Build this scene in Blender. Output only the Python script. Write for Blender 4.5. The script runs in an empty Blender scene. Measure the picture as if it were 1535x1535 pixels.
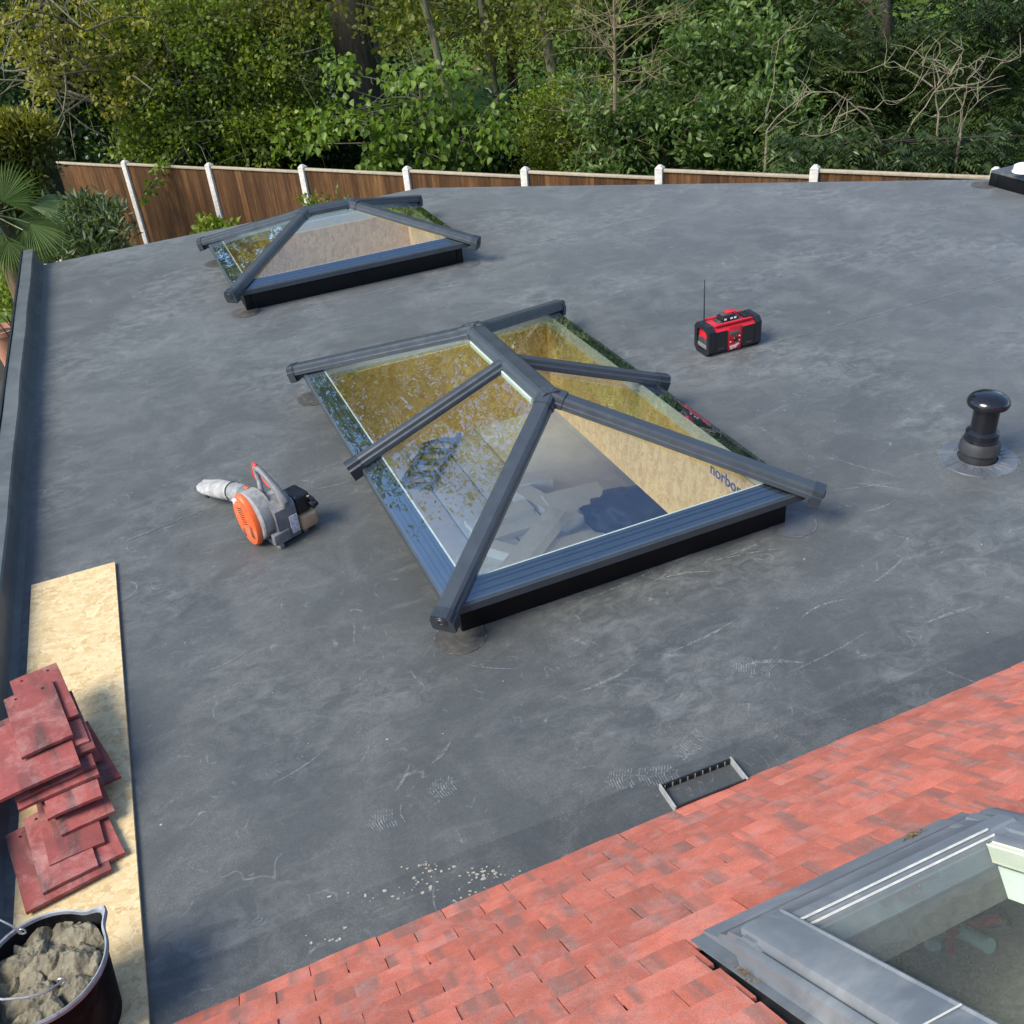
import bpy, bmesh, math, random
import numpy as np
from mathutils import Vector, Matrix
from mathutils.geometry import delaunay_2d_cdt
random.seed(7); RNG = np.random.default_rng(11)
S = bpy.context.scene; COL = S.collection
# ------------------------------------------------------------------ camera
H = 3.0; F = 1465.0; PITCH = 0.5762; ROLL = -0.1014
_f = Vector((0, math.cos(PITCH), -math.sin(PITCH))); _r = Vector((1, 0, 0)); _u = Vector((0, math.sin(PITCH), math.cos(PITCH)))
CR = _r*math.cos(ROLL) + _u*math.sin(ROLL); CU = -_r*math.sin(ROLL) + _u*math.cos(ROLL); CF = _f
cam = bpy.data.cameras.new('camera'); camo = bpy.data.objects.new('camera', cam); COL.objects.link(camo)
camo.matrix_world = Matrix(((CR.x, CU.x, -CF.x, 0), (CR.y, CU.y, -CF.y, 0), (CR.z, CU.z, -CF.z, H), (0, 0, 0, 1)))
cam.sensor_width = 36; cam.lens = 36*F/1535; cam.clip_end = 600; cam.clip_start = 0.05
S.camera = camo
# ------------------------------------------------------------------ sky, sun, exposure
SUN_AZ = Vector((-0.86, -0.5, 0)).normalized(); SUN_EL = math.radians(46)
w = bpy.data.worlds.new('World'); S.world = w; w.use_nodes = True
nt = w.node_tree; bg = nt.nodes['Background']; sky = nt.nodes.new('ShaderNodeTexSky')
sky.sky_type = 'NISHITA'; sky.sun_disc = False; sky.sun_elevation = SUN_EL
sky.sun_rotation = math.atan2(SUN_AZ.x, SUN_AZ.y); sky.air_density = 1.0; sky.dust_density = 0.6; sky.ozone_density = 2.5
nt.links.new(sky.outputs[0], bg.inputs[0]); bg.inputs[1].default_value = 0.14
sl = bpy.data.lights.new('sun', 'SUN'); sl.energy = 2.7; sl.angle = math.radians(30); sl.color = (1, .94, .82)
so = bpy.data.objects.new('sun', sl); COL.objects.link(so); so.location = (-20, 0, 30)
SUNV = SUN_AZ*math.cos(SUN_EL) + Vector((0, 0, math.sin(SUN_EL)))
so.rotation_euler = SUNV.to_track_quat('Z', 'Y').to_euler()
S.view_settings.view_transform = 'Standard'; S.view_settings.look = 'None'; S.view_settings.exposure = 1.22; S.view_settings.gamma = 1
S.view_settings.use_curve_mapping = False
S.render.engine = 'CYCLES'; S.cycles.transparent_max_bounces = 16; S.cycles.max_bounces = 8
# ------------------------------------------------------------------ helpers
def at(px, py, Y=None, z=None):
    d = CF + CR*((px-767.5)/F) - CU*((py-767.5)/F)
    t = (z-H)/d.z if z is not None else Y/d.y
    return Vector((0, 0, H)) + d*t
def tag(o, label=None, cat=None, group=None, kind=None):
    if label: o['label'] = label
    if cat: o['category'] = cat
    if group: o['group'] = group
    if kind: o['kind'] = kind
    return o
def thing(name, label, cat, loc=(0, 0, 0), rz=0, group=None):
    o = bpy.data.objects.new(name, None); COL.objects.link(o); o.location = loc; o.rotation_euler = (0, 0, rz)
    o.empty_display_size = .1
    return tag(o, label, cat, group)
def link(name, me, parent=None):
    o = bpy.data.objects.new(name, me); COL.objects.link(o)
    if parent: o.parent = parent
    return o
def rotz(a): return Matrix.Rotation(a, 4, 'Z')
class MB:
    def __init__(s): s.b = bmesh.new()
    def box(s, c, size, M=None):
        m = Matrix.Translation(c) @ (M if M else Matrix()) @ Matrix.Diagonal((size[0], size[1], size[2], 1))
        bmesh.ops.create_cube(s.b, size=1, matrix=m); return s
    def span(s, lo, hi): return s.box([(a+b)/2 for a, b in zip(lo, hi)], [b-a for a, b in zip(lo, hi)])
    def poly(s, pts):
        return s.b.faces.new([s.b.verts.new(p) for p in pts])
    def prism(s, pts, vec):
        vec = Vector(vec); a = [s.b.verts.new(p) for p in pts]; b = [s.b.verts.new(Vector(p)+vec) for p in pts]; n = len(a)
        s.b.faces.new(a[::-1]); s.b.faces.new(b)
        for i in range(n): s.b.faces.new((a[i], a[(i+1) % n], b[(i+1) % n], b[i]))
        return s
    def bar(s, p0, p1, prof, up=(0, 0, 1), taper=1.0):
        p0 = Vector(p0); p1 = Vector(p1); d = (p1-p0).normalized(); up = Vector(up)
        u = (up - d*up.dot(d)).normalized(); sd = d.cross(u)
        a = [s.b.verts.new(p0+sd*x+u*y) for x, y in prof]; b = [s.b.verts.new(p1+(sd*x+u*y)*taper) for x, y in prof]; n = len(a)
        s.b.faces.new(a); s.b.faces.new(b[::-1])
        for i in range(n): s.b.faces.new((a[(i+1) % n], a[i], b[i], b[(i+1) % n]))
        return s
    def tube(s, pts, rad, n=8, cap=True, flat=1.0):
        pts = [Vector(p) for p in pts]
        if not hasattr(rad, '__len__'): rad = [rad]*len(pts)
        prev = None; ref = Vector((0.13, .21, 1)); rings = []
        for i, p in enumerate(pts):
            d = (pts[min(i+1, len(pts)-1)]-pts[max(i-1, 0)]).normalized()
            if prev is None:
                x = d.cross(ref if abs(d.dot(ref.normalized())) < .95 else Vector((1, 0, 0))).normalized()
            else: x = (prev - d*prev.dot(d)).normalized()
            prev = x; y = d.cross(x)
            rings.append([s.b.verts.new(p+(x*math.cos(2*math.pi*k/n)+y*math.sin(2*math.pi*k/n)*flat)*rad[i]) for k in range(n)])
        for a, b in zip(rings, rings[1:]):
            for k in range(n): s.b.faces.new((a[k], a[(k+1) % n], b[(k+1) % n], b[k]))
        if cap: s.b.faces.new(rings[0][::-1]); s.b.faces.new(rings[-1])
        return s
    def lathe(s, prof, n=32, c=(0, 0, 0), M=None):
        M = Matrix.Translation(c) @ (M if M else Matrix()); rings = []
        for r, z in prof:
            if r < 1e-6: rings.append([s.b.verts.new(M @ Vector((0, 0, z)))])
            else: rings.append([s.b.verts.new(M @ Vector((r*math.cos(2*math.pi*k/n), r*math.sin(2*math.pi*k/n), z))) for k in range(n)])
        for a, b in zip(rings, rings[1:]):
            for k in range(n):
                k2 = (k+1) % n
                if len(a) == 1 and len(b) > 1: s.b.faces.new((a[0], b[k2], b[k]))
                elif len(b) == 1 and len(a) > 1: s.b.faces.new((a[k], a[k2], b[0]))
                elif len(a) > 1: s.b.faces.new((a[k], a[k2], b[k2], b[k]))
        return s
    def build(s, name, mat, parent=None, bevel=0, seg=2, smooth=False, ang=35):
        if bevel:
            es = [e for e in s.b.edges if len(e.link_faces) == 2 and e.calc_face_angle(0) > math.radians(25)]
            bmesh.ops.bevel(s.b, geom=es, offset=bevel, segments=seg, affect='EDGES', profile=.5, clamp_overlap=True)
        bmesh.ops.recalc_face_normals(s.b, faces=s.b.faces[:])
        me = bpy.data.meshes.new(name); s.b.to_mesh(me); s.b.free()
        if mat: me.materials.append(mat)
        if smooth or bevel:
            me.polygons.foreach_set('use_smooth', [True]*len(me.polygons)); me.set_sharp_from_angle(angle=math.radians(ang))
        return link(name, me, parent)
def np_mesh(name, V, Fc, mat, parent=None, tint=None, smooth=False):
    V = np.asarray(V, np.float32); Fc = np.asarray(Fc, np.int32); k = Fc.shape[1]
    me = bpy.data.meshes.new(name); me.vertices.add(len(V)); me.vertices.foreach_set('co', V.ravel())
    me.loops.add(Fc.size); me.loops.foreach_set('vertex_index', Fc.ravel())
    me.polygons.add(len(Fc)); me.polygons.foreach_set('loop_start', np.arange(len(Fc), dtype=np.int32)*k)
    me.update(calc_edges=True); me.materials.append(mat)
    if tint is not None:
        a = me.attributes.new('tint', 'FLOAT', 'FACE'); a.data.foreach_set('value', np.asarray(tint, np.float32))
    if smooth: me.polygons.foreach_set('use_smooth', [True]*len(Fc))
    return link(name, me, parent)
# ------------------------------------------------------------------ materials
class NT:
    def __init__(s, name):
        s.m = bpy.data.materials.new(name); s.m.use_nodes = True; s.t = s.m.node_tree; s.n = s.t.nodes; s.l = s.t.links
        s.p = s.n['Principled BSDF']; s.out = s.n['Material Output']
        s.co = s.n.new('ShaderNodeTexCoord')
    def node(s, typ, **kw):
        n = s.n.new('ShaderNode'+typ)
        for k, v in kw.items(): setattr(n, k, v)
        return n
    def set(s, n, **kw):
        for k, v in kw.items():
            i = n.inputs[k.replace('_', ' ')]
            if hasattr(v, 'is_output'): s.l.new(v, i)
            else: i.default_value = v
        return n
    def map(s, scale=(1, 1, 1), rot=(0, 0, 0), src='Object', vec=None):
        m = s.node('Mapping'); m.inputs['Scale'].default_value = scale; m.inputs['Rotation'].default_value = rot
        s.l.new(vec if vec else s.co.outputs[src], m.inputs['Vector']); return m.outputs[0]
    def noise(s, scale, detail=4, rough=.6, dist=0, vec=None):
        n = s.node('TexNoise'); s.set(n, Scale=scale, Detail=detail, Roughness=rough, Distortion=dist)
        s.l.new(vec if vec else s.co.outputs['Object'], n.inputs['Vector']); return n.outputs[0]
    def voro(s, scale, vec=None, feature='F1', out='Distance', rnd=1.0):
        n = s.node('TexVoronoi'); n.feature = feature; n.inputs['Scale'].default_value = scale; n.inputs['Randomness'].default_value = rnd
        s.l.new(vec if vec else s.co.outputs['Object'], n.inputs['Vector']); return n.outputs[out]
    def ramp(s, fac, stops):
        r = s.node('ValToRGB'); e = r.color_ramp.elements
        while len(e) < len(stops): e.new(.5)
        for i, (p, c) in enumerate(stops):
            e[i].position = p; e[i].color = (c, c, c, 1) if not hasattr(c, '__len__') else (*c, 1)
        s.l.new(fac, r.inputs[0]); return r.outputs[0]
    def mix(s, fac, a, b, mode='MIX'):
        m = s.node('Mix', data_type='RGBA', blend_type=mode)
        for i, v in ((0, fac), (6, a), (7, b)):
            if hasattr(v, 'is_output'): s.l.new(v, m.inputs[i])
            else: m.inputs[i].default_value = v if i == 0 else (*v, 1)
        return m.outputs[2]
    def math(s, op, a, b=0.0, clamp=False):
        m = s.node('Math', operation=op, use_clamp=clamp)
        for i, v in ((0, a), (1, b)):
            if hasattr(v, 'is_output'): s.l.new(v, m.inputs[i])
            else: m.inputs[i].default_value = v
        return m.outputs[0]
    def bump(s, h, strength=.3, dist=.01):
        b = s.node('Bump'); b.inputs['Strength'].default_value = strength; b.inputs['Distance'].default_value = dist
        s.l.new(h, b.inputs['Height']); s.l.new(b.outputs[0], s.p.inputs['Normal']); return b
    def col(s, v):
        if hasattr(v, 'is_output'): s.l.new(v, s.p.inputs['Base Color'])
        else: s.p.inputs['Base Color'].default_value = (*v, 1)
        return s
    def pr(s, **kw):
        for k, v in kw.items():
            i = s.p.inputs[k.replace('_', ' ')]
            if hasattr(v, 'is_output'): s.l.new(v, i)
            else: i.default_value = v
        return s
def simple(name, c, rough=.5, var=.25, scale=20, bump=.1, dirt=None, metal=0, spec=.5):
    m = NT(name); n = m.noise(scale, 5, .65)
    lo = tuple(x*(1-var) for x in c); hi = tuple(min(1, x*(1+var)) for x in c)
    colr = m.ramp(n, [(.3, lo), (.7, hi)])
    if dirt:
        d = m.ramp(m.noise(scale*.35, 7, .7, .6), [(.5, 0), (.68, 1)]); colr = m.mix(m.math('MULTIPLY', d, .75), colr, dirt)
    m.col(colr); m.pr(Metallic=metal, Specular_IOR_Level=spec)
    m.pr(Roughness=m.ramp(m.noise(scale*2, 3), [(.3, max(0, rough-.08)), (.7, min(1, rough+.08))]))
    if bump: m.bump(m.noise(scale*6, 3), bump, .004)
    return m.m
def osb_mat(name, dark, mid, light, scale=1.0):
    m = NT(name); base = None
    for k, a in enumerate((.3, 1.35, 2.4, 0.9)):
        v = m.map((9*scale, 40*scale, 20*scale), vec=m.map(rot=(a*.8, a*1.3, a)))
        v2 = m.node('VectorMath', operation='ADD'); nz = m.node('TexNoise'); m.set(nz, Scale=12*scale, Detail=2.0)
        m.l.new(m.co.outputs['Object'], nz.inputs['Vector']); m.l.new(v, v2.inputs[0]); m.l.new(nz.outputs[1], v2.inputs[1])
        c = m.voro(1, v2.outputs[0], out='Color'); sep = m.node('SeparateColor'); m.l.new(c, sep.inputs[0])
        rc = m.ramp(sep.outputs[0], [(0, tuple((a+b*2)/3 for a, b in zip(dark, mid))), (.2, mid), (.55, tuple((a+b)/2 for a, b in zip(mid, light))), (1, light)])
        base = rc if base is None else m.mix(m.math('GREATER_THAN', m.noise(15*scale+k*6, 2), .50), base, rc)
    g = m.noise(160*scale, 2); base = m.mix(m.ramp(g, [(.45, 0), (.8, .35)]), base, dark)
    m.col(base); m.pr(Roughness=.75); m.bump(m.math('ADD', g, m.noise(30*scale, 3)), .25, .003); return m.m
def leaf_mat(name, c0, c1, c2, trans=.45, rough=.45, spec=.4):
    m = NT(name); a = m.node('Attribute', attribute_name='tint')
    c = m.ramp(a.outputs['Fac'], [(0, c0), (.5, c1), (1, c2)])
    m.col(c); m.pr(Roughness=rough, Specular_IOR_Level=spec)
    tr = m.node('BsdfTranslucent'); m.l.new(m.mix(1.0, c, (1.25, 1.3, .55), 'MULTIPLY'), tr.inputs[0])
    mx = m.node('MixShader'); mx.inputs[0].default_value = trans
    m.l.new(m.p.outputs[0], mx.inputs[1]); m.l.new(tr.outputs[0], mx.inputs[2]); m.l.new(mx.outputs[0], m.out.inputs[0]); return m.m
def glass_mat(name, tint=(.86, .9, .86), boost=1.0, base=.06, dusty=.0):
    m = NT(name); m.n.remove(m.p); tr = m.node('BsdfTransparent'); tr.inputs[0].default_value = (*tint, 1)
    gl = m.node('BsdfGlossy'); gl.inputs['Roughness'].default_value = .0; gl.inputs['Color'].default_value = (.78, .89, 1, 1)
    bp = m.node('Bump'); bp.inputs['Strength'].default_value = .035; bp.inputs['Distance'].default_value = .02
    m.l.new(m.noise(5, 2), bp.inputs['Height']); m.l.new(bp.outputs[0], gl.inputs['Normal'])
    fr = m.node('Fresnel'); fr.inputs[0].default_value = 1.5
    ge = m.node('NewGeometry'); f = m.math('ADD', m.math('MULTIPLY', fr.outputs[0], boost), base, True)
    f = m.math('MULTIPLY', f, m.math('SUBTRACT', 1.0, ge.outputs['Backfacing']))
    mx = m.node('MixShader'); m.l.new(f, mx.inputs[0]); m.l.new(tr.outputs[0], mx.inputs[1]); m.l.new(gl.outputs[0], mx.inputs[2])
    o = mx.outputs[0]
    if dusty:
        df = m.node('BsdfDiffuse'); df.inputs[0].default_value = (.5, .5, .47, 1)
        k = m.math('MULTIPLY', m.ramp(m.noise(170, 3, .7), [(.3, .3), (.65, 1)]), dusty)
        m2 = m.node('MixShader'); m.l.new(k, m2.inputs[0]); m.l.new(o, m2.inputs[1]); m.l.new(df.outputs[0], m2.inputs[2]); o = m2.outputs[0]
    m.l.new(o, m.out.inputs[0]); return m.m
def bark_mat(name, c, var=.5, sc=1):
    m = NT(name); n = m.noise(6*sc, 6, .7, 0, m.map((3, 3, .5))); n2 = m.noise(3*sc, 4)
    m.col(m.mix(m.ramp(n2, [(.45, 0), (.7, .6)]), m.ramp(n, [(.3, tuple(x*(1-var) for x in c)), (.7, tuple(x*(1+var) for x in c))]), (c[0]*.7, c[1]*1.0, c[2]*.6)))
    m.pr(Roughness=.9, Specular_IOR_Level=.2); m.bump(n, .8, .03); return m.m
# ------------------------------------------------------------------ shared materials
YAW = 0.35; cY, sY = math.cos(YAW), math.sin(YAW)
def uv(p): return Vector((p[0]*cY+p[1]*sY, -p[0]*sY+p[1]*cY, p[2] if len(p) > 2 else 0))
def wd(u, v, z=0): return Vector((u*cY-v*sY, u*sY+v*cY, z))
def membrane_mat():
    m = NT('grey_rubber_membrane')
    big = m.noise(.55, 5, .6, .8); mid = m.noise(1.9, 9, .66, 1.0); st = m.noise(3.2, 7, .7, .5, m.map((.8, 3.2, 1), (0, 0, .25)))
    fine = m.noise(38, 4, .7); spk = m.noise(150, 2, .6)
    c = m.mix(m.ramp(big, [(.35, 0), (.65, 1)]), (.045, .048, .045), (.070, .074, .069))
    c = m.mix(m.ramp(mid, [(.47, 0), (.76, .5)]), c, (.120, .124, .117))
    c = m.mix(m.ramp(st, [(.55, 0), (.8, .5)]), c, (.155, .158, .148))
    c = m.mix(m.ramp(m.math('MULTIPLY', m.ramp(mid, [(.45, .25), (.7, 1)]), m.ramp(spk, [(.52, 0), (.72, 1)])), [(0, 0), (1, .45)]), c, (.26, .27, .27))
    c = m.mix(m.ramp(fine, [(.3, .35), (.6, 0)]), c, (.042, .042, .041))
    big2 = m.noise(.85, 3, .5, .4); dst = m.noise(7.5, 10, .74, .8, m.map((1, 1.5, 1), (0, 0, .4)))
    c = m.mix(m.math('MULTIPLY', m.ramp(big2, [(.46, .12), (.62, 1)]), m.ramp(dst, [(.44, 0), (.70, .6)])), c, (.185, .19, .18))
    # pale scuffs: thin contour lines of warped noise, broken up by a second noise
    for sc, wv, th in ((2.1, .06, .62), (4.3, .05, .6), (1.3, .03, .6)):
        n = m.noise(sc, 2, .5, 1.6); ln = m.math('ABSOLUTE', m.math('SUBTRACT', n, .5))
        ln = m.ramp(ln, [(0, 1), (wv*.14, 0)]); k = m.ramp(m.noise(sc*1.7+3, 3), [(th-.06, 0), (th+.07, .40)])
        c = m.mix(m.math('MULTIPLY', m.math('MULTIPLY', ln, k), m.ramp(fine, [(.35, .1), (.6, 1)])), c, (.36, .37, .36))
    c = m.mix(m.ramp(m.voro(3.1), [(.0, .7), (.014, .4), (.02, 0)]), c, (.5, .5, .48))
    m.col(c); m.pr(Roughness=m.ramp(mid, [(.3, .42), (.7, .66)]), Specular_IOR_Level=.5)
    m.p.inputs['Sheen Weight'].default_value = .22; m.p.inputs['Sheen Roughness'].default_value = .4
    m.bump(m.math('ADD', m.math('MULTIPLY', mid, 3.0), fine), .25, .006); return m.m
M_EPDM = membrane_mat()
M_EPDM2 = simple('rubber_upstand', (.0045, .005, .006), .42, .3, 6, .15, spec=.2)
M_PATCH = simple('rubber_patch', (.062, .066, .070), .42, .25, 9, .2, (.14, .14, .13))
M_PATCHD = simple('brown_dusty_patch', (.055, .052, .046), .5, .25, 14, .2, (.12, .11, .09))
M_ALU = simple('anthracite_frame', (.036, .044, .052), .38, .12, 8, .04, spec=.5)
M_ALUD = simple('dark_frame_side', (.022, .028, .035), .36, .12, 8, .04)
M_RING = simple('eave_beam_paint', (.028, .034, .045), .35, .1, 8, .04)
M_TRIM = simple('white_trim', (.62, .62, .58), .5, .1, 8, .03)
M_LIN = simple('timber_lining', (.16, .12, .075), .7, .3, 6, .1)
M_GLASS = glass_mat('lantern_glass', (.93, .96, .92), 1.8, .125)
M_OSB = osb_mat('strand_board', (.31, .20, .08), (.50, .36, .175), (.62, .49, .28))
M_OSBW = osb_mat('strand_board_wall', (.40, .22, .06), (.62, .39, .125), (.78, .55, .25), .8)
M_CONC = simple('pale_concrete', (.50, .47, .42), .85, .2, 25, .3, (.30, .27, .22))
M_BLACK = simple('black_plastic', (.010, .011, .013), .4, .3, 30, .05)
M_GLOSSB = simple('gloss_black_plastic', (.008, .009, .012), .13, .2, 30, 0)
M_CHALK = None
def chalk_mat():
    m = NT('chalk_dust'); m.col((.42, .43, .43)); m.pr(Roughness=.95, Specular_IOR_Level=.1)
    t = m.node('BsdfTransparent'); mx = m.node('MixShader')
    k = m.math('MULTIPLY', m.ramp(m.noise(24, 5, .75), [(.40, 0), (.68, .5)]), m.ramp(m.noise(110, 2), [(.35, .15), (.6, 1)]))
    m.l.new(k, mx.inputs[0]); m.l.new(t.outputs[0], mx.inputs[1]); m.l.new(m.p.outputs[0], mx.inputs[2]); m.l.new(mx.outputs[0], m.out.inputs[0]); return m.m
M_CHALK = chalk_mat()
# ------------------------------------------------------------------ ground
gm = NT('grass_ground'); g1 = gm.noise(.25, 6, .7); g2 = gm.noise(9, 5, .7)
gm.col(gm.mix(gm.ramp(g1, [(.4, 0), (.65, 1)]), (.05, .08, .018), (.14, .23, .035)))
gm.pr(Roughness=.95, Specular_IOR_Level=.1); gm.bump(g2, 1, .08)
G0 = -2.68
n = 60; xs = np.linspace(-160, 160, n); ys = np.linspace(-60, 260, n); X, Y = np.meshgrid(xs, ys)
Z = G0 + np.clip(Y-34, 0, 300)*.045 + .15*np.sin(X*.2)*np.clip((Y-20)/20, 0, 1)
Vv = np.stack([X, Y, Z], -1).reshape(-1, 3); idx = np.arange(n*n).reshape(n, n)
tag(np_mesh('ground', Vv, np.stack([idx[:-1, :-1], idx[:-1, 1:], idx[1:, 1:], idx[1:, :-1]], -1).reshape(-1, 4), gm.m, smooth=True), 'green grass ground under the garden and wood', kind='structure')
# ------------------------------------------------------------------ lanterns: where they stand (u, v, half width, half length, ...)
ZE, INS = .217, .111
LANT = [dict(c=(1.885, 4.945), W=1.034, L=1.563, R=.538, zr=.627, rz=0, raf=True),
        dict(c=(1.853, 9.252), W=.8705, L=1.132, R=.203, zr=.547, rz=math.pi/2, raf=False)]
pc = uv((5.058, 9.688, 0))
LANT.append(dict(c=(pc.x+1.034-INS, pc.y-1.563+INS), W=1.034, L=1.563, R=.538, zr=.627, rz=0, raf=True))
ext = thing('flat_roof_extension', 'single storey extension with a flat grey rubber roof and two glass lanterns', 'building', (0, 0, 0), YAW)
A = uv((-4.651, 10.244)); K = uv((-.689, 11.80)); B = uv((5.145, 9.888)); e = (B-K).normalized()
Bx = B + e*2.4; FV = 1.85
outer = [(A.x, A.y), (K.x, K.y), (Bx.x, Bx.y), (Bx.x, FV), (-1.165, FV)]
def holes():
    out = []
    for q in LANT:
        hw, hl = (q['W'], q['L']) if q['rz'] == 0 else (q['L'], q['W'])
        k = INS+.06; out.append((q['c'][0]-hw+k, q['c'][1]-hl+k, q['c'][0]+hw-k, q['c'][1]+hl-k))
    return out
def inside(x, y, poly):
    c = False; j = len(poly)-1
    for i in range(len(poly)):
        if (poly[i][1] > y) != (poly[j][1] > y) and x < (poly[j][0]-poly[i][0])*(y-poly[i][1])/(poly[j][1]-poly[i][1])+poly[i][0]: c = not c
        j = i
    return c
def slab(name, z, mat, skirt=0):
    P = [Vector(p) for p in outer]; E = [(i, (i+1) % 5) for i in range(5)]
    for h in holes():
        i = len(P); P += [Vector((h[0], h[1])), Vector((h[2], h[1])), Vector((h[2], h[3])), Vector((h[0], h[3]))]; E += [(i, i+1), (i+1, i+2), (i+2, i+3), (i+3, i)]
    V, _, Fs, *_ = delaunay_2d_cdt(P, E, [], 0, 1e-5); b = bmesh.new(); vs = [b.verts.new((p.x, p.y, z)) for p in V]
    for f in Fs:
        cx = sum(V[i].x for i in f)/3; cy = sum(V[i].y for i in f)/3
        if inside(cx, cy, outer) and not any(h[0] < cx < h[2] and h[1] < cy < h[3] for h in holes()): b.faces.new([vs[i] for i in f])
    for f in b.faces:
        f.normal_update()
        if f.normal.z < 0: f.normal_flip()
    if skirt:
        for i in range(5):
            a, c = outer[i], outer[(i+1) % 5]
            b.faces.new([b.verts.new((*a, z)), b.verts.new((*c, z)), b.verts.new((*c, z-skirt)), b.verts.new((*a, z-skirt))])
    me = bpy.data.meshes.new(name); b.to_mesh(me); b.free(); me.materials.append(mat); return link(name, me, ext)
slab('roof_membrane', 0, M_EPDM, .53)
slab('ceiling', -.525, simple('ceiling_board', (.82, .81, .77), .8, .1, 3, .05))
# membrane lap seams: sheets lapped 2 mm proud with a dusty edge
def seam(p, q, wdt=.055):
    p, q = uv(p), uv(q); d = (q-p).normalized(); nrm = Vector((-d.y, d.x, 0)); mb = MB(); N = 14
    for i in range(N):
        a = p+(q-p)*(i/N); c = p+(q-p)*((i+1)/N)
        mb.prism([a-nrm*wdt/2+Vector((0, 0, -.001)), c-nrm*wdt/2+Vector((0, 0, -.001)), c+nrm*wdt/2+Vector((0, 0, -.001)), a+nrm*wdt/2+Vector((0, 0, -.001))], (0, 0, .0024))
    mb.build('lap_seam', M_EPDM, ext)
    ch = MB(); o = Vector((0, 0, .0034))
    for i in range(40):
        if random.random() < .12: continue
        a = p+(q-p)*(i/40); c = p+(q-p)*((i+.9)/40); k1, k2 = random.uniform(-.004, .004), random.uniform(.006, .016)
        ch.poly([a-nrm*(wdt/2+k1)+o, c-nrm*(wdt/2-k1)+o, c-nrm*(wdt/2-k2)+o, a-nrm*(wdt/2-k2)+o])
    ch.build('chalk_line', M_CHALK, ext)
seam((.10, 9.20), (2.4, 10.08)); seam((1.284, 6.264), (4.6, 7.46))
seam(at(190, 810, z=0), at(300, 765, z=0), .03)
# parapet kerb along the left edge
pa = Vector((A.x-.005, A.y+.06)); pb = Vector((-1.175, 1.4)); d = (pb-pa).normalized(); nl = Vector((d.y, -d.x))
def pp(t, off, z):
    q = pa+(pb-pa)*t+nl*off; return (q.x, q.y, z)
PH, PW = .165, .115
k = MB(); prof = [(-.045, .0), (-.012, .018), (0, .05), (0.0, PH-.01), (.01, PH), (PW-.01, PH), (PW, PH-.01), (PW, -.30), (.02, -.3), (.02, -.01)]
if nl.x > 0: nl = -nl
N = 24; rings = []
for i in range(N+1):
    wob = .003*math.sin(i*1.7)+random.uniform(-.002, .002)
    rings.append([k.b.verts.new((pp(i/N, o+wob, z))) for o, z in prof])
for a, b in zip(rings, rings[1:]):
    for j in range(len(prof)): k.b.faces.new((a[j], a[(j+1) % len(prof)], b[(j+1) % len(prof)], b[j]))
k.b.faces.new(rings[0]); k.b.faces.new(rings[-1])
M_KERB = simple('kerb_membrane', (.072, .08, .08), .5, .18, 5, .15, (.12, .125, .12))
kerb = k.build('parapet', M_KERB, ext, smooth=True, ang=30)
t2 = MB()
for i in range(N):
    t2.prism([pp(i/N, PW-.004, PH-.05), pp(i/N, PW+.012, PH-.05), pp(i/N, PW+.012, PH+.008), pp(i/N, PW-.004, PH+.008)], Vector(pp((i+1)/N, 0, 0))-Vector(pp(i/N, 0, 0)))
t2.build('edge_trim', M_BLACK, ext)
es = []
p0_, p1_ = uv(at(1250, 1058, z=0)), uv(at(658, 1293, z=0)); k_ = (p1_.y-p0_.y)/(p1_.x-p0_.x)
ev = lambda u: p0_.y+k_*(u-p0_.x)
ME2 = membrane_mat(); ME2.name = 'clean_edge_membrane'
for n_ in ME2.node_tree.nodes:
    if n_.type == 'BSDF_PRINCIPLED':
        hs_ = ME2.node_tree.nodes.new('ShaderNodeHueSaturation'); hs_.inputs['Value'].default_value = .80; src = n_.inputs['Base Color'].links[0].from_socket
        ME2.node_tree.links.new(src, hs_.inputs['Color']); ME2.node_tree.links.new(hs_.outputs[0], n_.inputs['Base Color'])
mbs = MB(); us_ = np.linspace(-1.1, 9.6, 60)
for a_, b_ in zip(us_, us_[1:]):
    mbs.prism([(a_, FV+.05, -.001), (b_, FV+.05, -.001), (b_, ev(b_)+.006*math.sin(b_*5), -.001), (a_, ev(a_)+.006*math.sin(a_*5), -.001)], (0, 0, .003))
bmesh.ops.remove_doubles(mbs.b, verts=mbs.b.verts[:], dist=.0005)
mbs.build('edge_strip', ME2, ext)
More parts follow.
